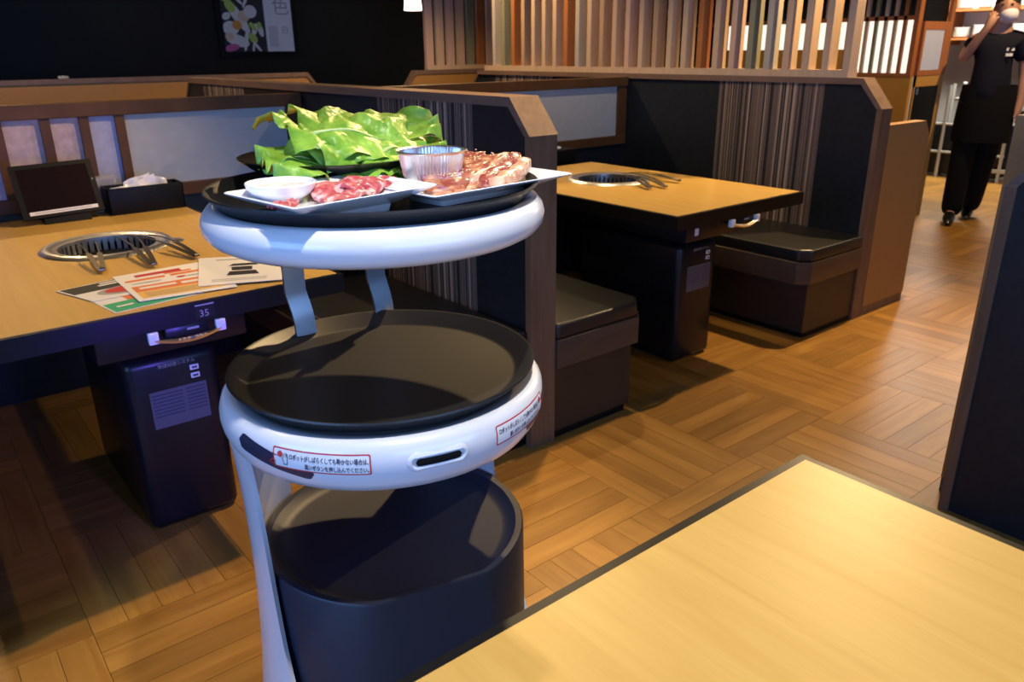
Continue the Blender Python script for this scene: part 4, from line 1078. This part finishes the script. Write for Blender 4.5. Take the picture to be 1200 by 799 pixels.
for k in range(6):
    y = 3.06 + k * .075
    obj('lattice_slat', MB().box(CX - .012, CX + .012, y, y + .026, 1.15, 2.4), (O_, T, A_, G, K, T)[k], sc_)
for k in range(6):
    y = 3.70 + k * .17
    obj('lattice_slat', MB().box(CX - .012, CX + .012, y, y + .03, 1.56, 2.4), (T, O_, T, T, O_, T)[k], sc_)
# side return with a black door and a frosted window
rt_ = thing('side_cabinet', 'yellow framed cabinet with black door and frosted window beside the staff member', 'cabinet', (6.6, 3.0, 0))
obj('door_frame', MB().box(6.345, 6.36, 2.95, 2.965, 0, 1.13).box(6.345, 6.82, 2.95, 2.965, 1.05, 1.13).box(6.75, 6.82, 2.95, 2.965, 0, 1.05), 'yellow_board', rt_)
dr = obj('door', MB().box(6.361, 6.749, 2.952, 2.964, .05, 1.049), 'black_matt', rt_)
obj('latch', MB().bbox(6.385, 6.405, 2.94, 2.952, .99, 1.04, .003), 'chrome', dr)
obj('upper_frame', MB().box(6.345, 6.82, 2.945, 2.97, 1.131, 1.17).box(6.345, 6.82, 2.945, 2.97, 1.46, 1.52).box(6.345, 6.38, 2.945, 2.97, 1.17, 1.46).box(6.70, 6.82, 2.945, 2.97, 1.17, 1.46).box(6.76, 6.82, 2.945, 2.97, 1.52, 2.4), 'slat_orange', rt_)
obj('window_pane', MB().box(6.381, 6.699, 2.95, 2.958, 1.171, 1.459), 'window_frost', rt_)
obj('dark_recess', MB().box(6.361, 6.759, 2.972, 2.98, 1.52, 2.4), 'black_matt', rt_)
# back shelves seen between the slats
bsh = thing('dark_shelf', 'dark open shelf seen through the slatted screen', 'shelf', (5.6, 4.9, 0))
obj('side_board', MB().box(5.4, 5.42, 4.4, 5.6, 0, 2.4), 'black_matt', bsh)
for z in (1.28, 1.42, 1.56, 1.70): obj('shelf_board', MB().box(5.2, 5.4, 4.4, 5.6, z, z + .012), 'black_rim', bsh)
rnd = random.Random(11); kk = 0
wh = ['on the lowest dark shelf', 'on the second dark shelf', 'on the third dark shelf', 'on the top dark shelf']
for zi, z in enumerate((1.292, 1.432, 1.572, 1.712)):
    for k in range(4):
        y = 4.5 + k * .28 + rnd.uniform(-.05, .05)
        o = obj('glass_cup', MB().lathe([(.0001, z), (.026, z), (.032, z + .07), (.030, z + .07), (.0245, z + .004), (.0001, z + .004)], 5.3, y, 14), 'dish_white', None, 40)
        tag(o, 'small white cup %s from the right %s' % (['first', 'second', 'third', 'fourth'][k], wh[zi]), 'cup', 'cups ' + wh[zi])

# ------------------------------------------------------------------ kitchen end of the aisle
ws = thing('wall_shelf', 'wooden wall shelf of white dishes behind the staff member', 'shelf', (9.95, 3.8, 1.4))
obj('upright', MB().box(9.8, 10.295, 4.33, 4.36, 1.35, 2.4), 'slat_orange', ws)
for z in (1.40, 1.70): obj('shelf_board', MB().box(9.8, 10.295, 2.6, 4.33, z, z + .025), 'slat_orange', ws)
obj('back_panel', MB().box(10.28, 10.295, 2.6, 4.33, 1.425, 2.4), 'dish_white', ws)
for i, (y, n_) in enumerate(((4.18, 5), (3.98, 6), (3.78, 5), (3.58, 6))):
    for zz, nm in ((1.426, 'lower'), (1.726, 'upper')):
        for k in range(n_):
            z = zz + k * .022
            o = obj('dish', MB().lathe([(.0001, z), (.05, z), (.085, z + .019), (.082, z + .021), (.045, z + .004), (.0001, z + .004)], 9.92, y, 18), 'dish_white', None, 40)
            tag(o, 'white dish %s from the bottom in the %s stack on the %s wall shelf' % (['first', 'second', 'third', 'fourth', 'fifth', 'sixth'][k], ['first', 'second', 'third', 'fourth'][i], nm), 'dish', 'dishes on the wall shelves')
rk = thing('metal_rack', 'pale metal rack frame with dark bins at the aisle end', 'rack', (9.1, 3.7, 0))
for (x, y) in ((9.0, 3.93), (9.0, 3.80), (9.4, 3.93), (9.4, 3.80), (9.0, 3.18), (9.4, 3.18)): obj('post', MB().tube([(x, y, 0), (x, y, .95 if y > 3.5 else .80)], .018, 8), 'pale_metal', rk, 40)
for z in (.27, .56): obj('cross_bar', MB().tube([(9.0, 3.16, z), (9.0, 4.0, z)], .014, 8), 'pale_metal', rk, 40)
obj('lower_bar', MB().bbox(8.985, 9.02, 3.05, 3.5, .1, .14, .004), 'pale_metal', rk)
obj('bin', MB().bbox(9.05, 9.38, 3.22, 4.05, .03, .55, .01), 'blue_black', rk, 40)
obj('rack_top', MB().bbox(9.0, 9.42, 3.15, 3.75, .80, .83, .005), 'pale_metal', rk, 40)
cn = thing('kitchen_counter', 'dark counter with white box below the dish shelf', 'counter', (9.3, 2.75, 0))
obj('counter_body', MB().bbox(9.05, 9.6, 2.3, 3.12, .0, .72, .01), 'black_matt', cn, 40)
obj('white_bin', MB().bbox(9.0, 9.05, 2.85, 3.08, .48, .62, .006), 'pale_metal', cn, 40)
bt = thing('spray_bottle', 'pale blue spray bottle standing on the metal rack', 'bottle', (9.1, 3.7, .831))
obj('bottle', MB().lathe([(.0001, .831), (.035, .831), (.037, .90), (.03, .93), (.012, .95), (.0001, .95)], 9.1, 3.70, 18), 'frost_lilac', bt, 40)
obj('trigger', MB().bbox(9.06, 9.12, 3.69, 3.71, .95, .985, .004), 'dish_white', bt, 40)

# ------------------------------------------------------------------ staff member
PX, PY = 6.85, 2.5
lat = Vector((.343, -.939, 0)); fwd = Vector((-.939, -.343, 0))      # image right ; towards camera
def PP(l, f, z): return Vector((PX, PY, 0)) + lat * l + fwd * f + Vector((0, 0, z))
person = thing('person', 'person in dark shirt, apron and white mask walking up the aisle', 'person', tuple(PP(-.1, 0, 0)))
def skin_mesh(name, verts, edges, radii, mat, root=0, sub=2):
    me = bpy.data.meshes.new(name); off = Vector(ROOT[person.name])
    me.from_pydata([tuple(v - off) for v in verts], edges, [])
    o = bpy.data.objects.new(name, me); C.objects.link(o)
    md = o.modifiers.new('skin', 'SKIN'); md.use_smooth_shade = True
    sv = me.skin_vertices[0].data
    for i, r in enumerate(radii):
        sv[i].radius = r if isinstance(r, tuple) else (r, r); sv[i].use_root = (i == root)
    s2 = o.modifiers.new('sub', 'SUBSURF'); s2.levels = sub; s2.render_levels = sub
    dg = bpy.context.evaluated_depsgraph_get(); dg.update()
    m2 = bpy.data.meshes.new_from_object(o.evaluated_get(dg)); m2.name = name
    bpy.data.objects.remove(o); bpy.data.meshes.remove(me)
    m2.materials.clear(); m2.materials.append(MATS[mat])
    m2.polygons.foreach_set('use_smooth', [True] * len(m2.polygons))
    o = bpy.data.objects.new(name, m2); C.objects.link(o); o.parent = person; ROOT[o.name] = ROOT[person.name]
    return o
H0 = -.10
V = [PP(H0, 0, .93), PP(H0, 0, 1.12), PP(H0, 0, 1.30), PP(H0, 0, 1.40), PP(H0, .01, 1.47), PP(H0 + .01, .03, 1.56), PP(H0 + .015, .03, 1.66)]
Rr = [.11, .105, .12, .075, .05, .075, .06]
Ed = [(i, i + 1) for i in range(6)]
def chain(start, pts, rs):
    prev = start
    for p, r in zip(pts, rs): V.append(p); Rr.append(r); Ed.append((prev, len(V) - 1)); prev = len(V) - 1
# raised right arm (image left): shoulder, elbow, wrist, palm
chain(3, [PP(-.27, 0, 1.385), PP(-.315, .06, 1.235), PP(-.25, .12, 1.36), PP(-.19, .155, 1.46), PP(-.165, .15, 1.52)], [.055, .042, .036, .028, .032])
palm = len(V) - 1
for k, (dl, dz, df) in enumerate(((-.03, .05, .0), (-.012, .062, -.01), (.006, .06, -.012), (.022, .048, -.012))):
    chain(palm, [PP(-.165 + dl * .7, .145, 1.52 + dz * .6), PP(-.165 + dl + .008, .135 + df, 1.52 + dz)], [.010, .008])
chain(palm, [PP(-.14, .15, 1.525), PP(-.125, .14, 1.545)], [.011, .009])
# hanging left arm (image right)
chain(3, [PP(.07, 0, 1.385), PP(.115, 0, 1.13), PP(.12, .04, .93), PP(.12, .05, .87)], [.055, .042, .030, .032])
palm = len(V) - 1
for dl, df in ((.0, .025), (.0, .008), (.0, -.008), (.0, -.022)):
    chain(palm, [PP(.12, .05 + df, .82), PP(.115, .052 + df, .785)], [.010, .008])
chain(palm, [PP(.105, .08, .845), PP(.1, .09, .82)], [.011, .009])
# legs
chain(0, [PP(-.18, 0, .88), PP(-.19, .07, .48), PP(-.20, .06, .10), PP(-.205, .14, .045)], [.085, .06, .042, .035])
chain(0, [PP(-.01, 0, .88), PP(-.04, -.06, .48), PP(-.085, -.26, .12), PP(-.09, -.19, .05)], [.085, .06, .042, .035])
skin_mesh('body', V, Ed, Rr, 'skin')
# shirt
V = [PP(H0, 0, .86), PP(H0, 0, 1.08), PP(H0, 0, 1.28), PP(H0, 0, 1.385), PP(H0, .005, 1.425)]; Rr = [(.20, .16), (.185, .145), (.16, .125), (.11, .09), (.068, .068)]
V = V; Ed = [(i, i + 1) for i in range(4)]
chain(3, [PP(-.25, 0, 1.385), PP(-.30, .04, 1.28)], [.082, .07]); chain(3, [PP(.06, 0, 1.385), PP(.10, 0, 1.22)], [.082, .072])
shirt = skin_mesh('shirt', V, Ed, Rr, 'cloth_navy')
V = [PP(H0, 0, .97), PP(-.185, 0, .86), PP(-.195, .06, .48), PP(-.20, .05, .03), PP(-.015, 0, .86), PP(-.045, -.06, .48), PP(-.085, -.26, .04)]
Rr = [.13, .115, .09, .085, .115, .088, .085]; Ed = [(0, 1), (1, 2), (2, 3), (0, 4), (4, 5), (5, 6)]
skin_mesh('trousers', V, Ed, Rr, 'cloth_black')
# apron : wrapped half skirt
def apron(u, v):
    a = rad(-150 + 300 * u); z = 1.06 - .42 * v; fl = .93 + .10 * math.sin(PI * v * .55) + .012 * math.sin(18 * u + v * 2)
    return PP(H0 + .20 * math.sin(a) * fl, .155 * math.cos(a) * fl + .01, z)
obj('apron', MB().grid(apron, 30, 8, .004), 'cloth_black', person, 70)
for (l, f, nm) in ((-.205, .13, 0), (-.09, -.2, 1)):
    m_ = MB()
    def shoe(u, v, l=l, f=f):
        a = 2 * PI * v; s = (u - .35) * .27; w_ = .045 * (math.sin(PI * (.1 + .85 * u)) ** .5); h = (.085 if u < .45 else .085 - (u - .45) * .085)
        z = .008 + h * (.5 + .5 * math.sin(a)) * (1 if u < .97 else .6)
        return PP(l + w_ * math.cos(a), f + s, max(.002, z))
    m_.grid(shoe, 14, 14); obj('shoe', m_, 'shoe', person, 60)
# head details
hc = PP(H0 + .015, .03, 1.60)
def ellip(cl, cf, cz, rl, rf, rz, a0=-1, a1=1, n=18, m_=12, u0=0, u1=1):
    mb = MB()
    def fn(u, v):
        t = 2 * PI * (u0 + (u1 - u0) * u); p = PI * (a0 + (a1 - a0) * v) / 2
        return PP(cl + rl * math.cos(p) * math.sin(t), cf + rf * math.cos(p) * math.cos(t), cz + rz * math.sin(p))
    return mb.grid(fn, n, m_)
obj('head', ellip(H0 + .015, .03, 1.60, .078, .095, .12), 'skin', person, 80)
obj('hair', ellip(H0 + .015, .018, 1.625, .086, .098, .108, .05, 1), 'hair', person, 80)
obj('hair', ellip(H0 + .015, .005, 1.60, .087, .095, .10, -.5, .6, u0=.22, u1=.78), 'hair', person, 80)
obj('face_mask', ellip(H0 + .03, .055, 1.555, .068, .088, .062, -.85, .85, u0=-.27, u1=.27), 'mask_white', person, 80)
for s in (-1, 1):
    obj('eye', ellip(H0 + .015 + s * .03, .117, 1.625, .012, .008, .007), 'hair', person, 80)
    obj('ear', ellip(H0 + .015 + s * .079, .02, 1.60, .010, .02, .03), 'skin', person, 80)
for z, wv in ((1.305, .05), (1.268, .045)):
    m_ = MB(); 
    m_.grid(lambda u, v: PP(-.035 + wv * u, .1355 - .014 * u, z + .02 * v), 4, 2); obj('chest_print', m_, 'paper', shirt)
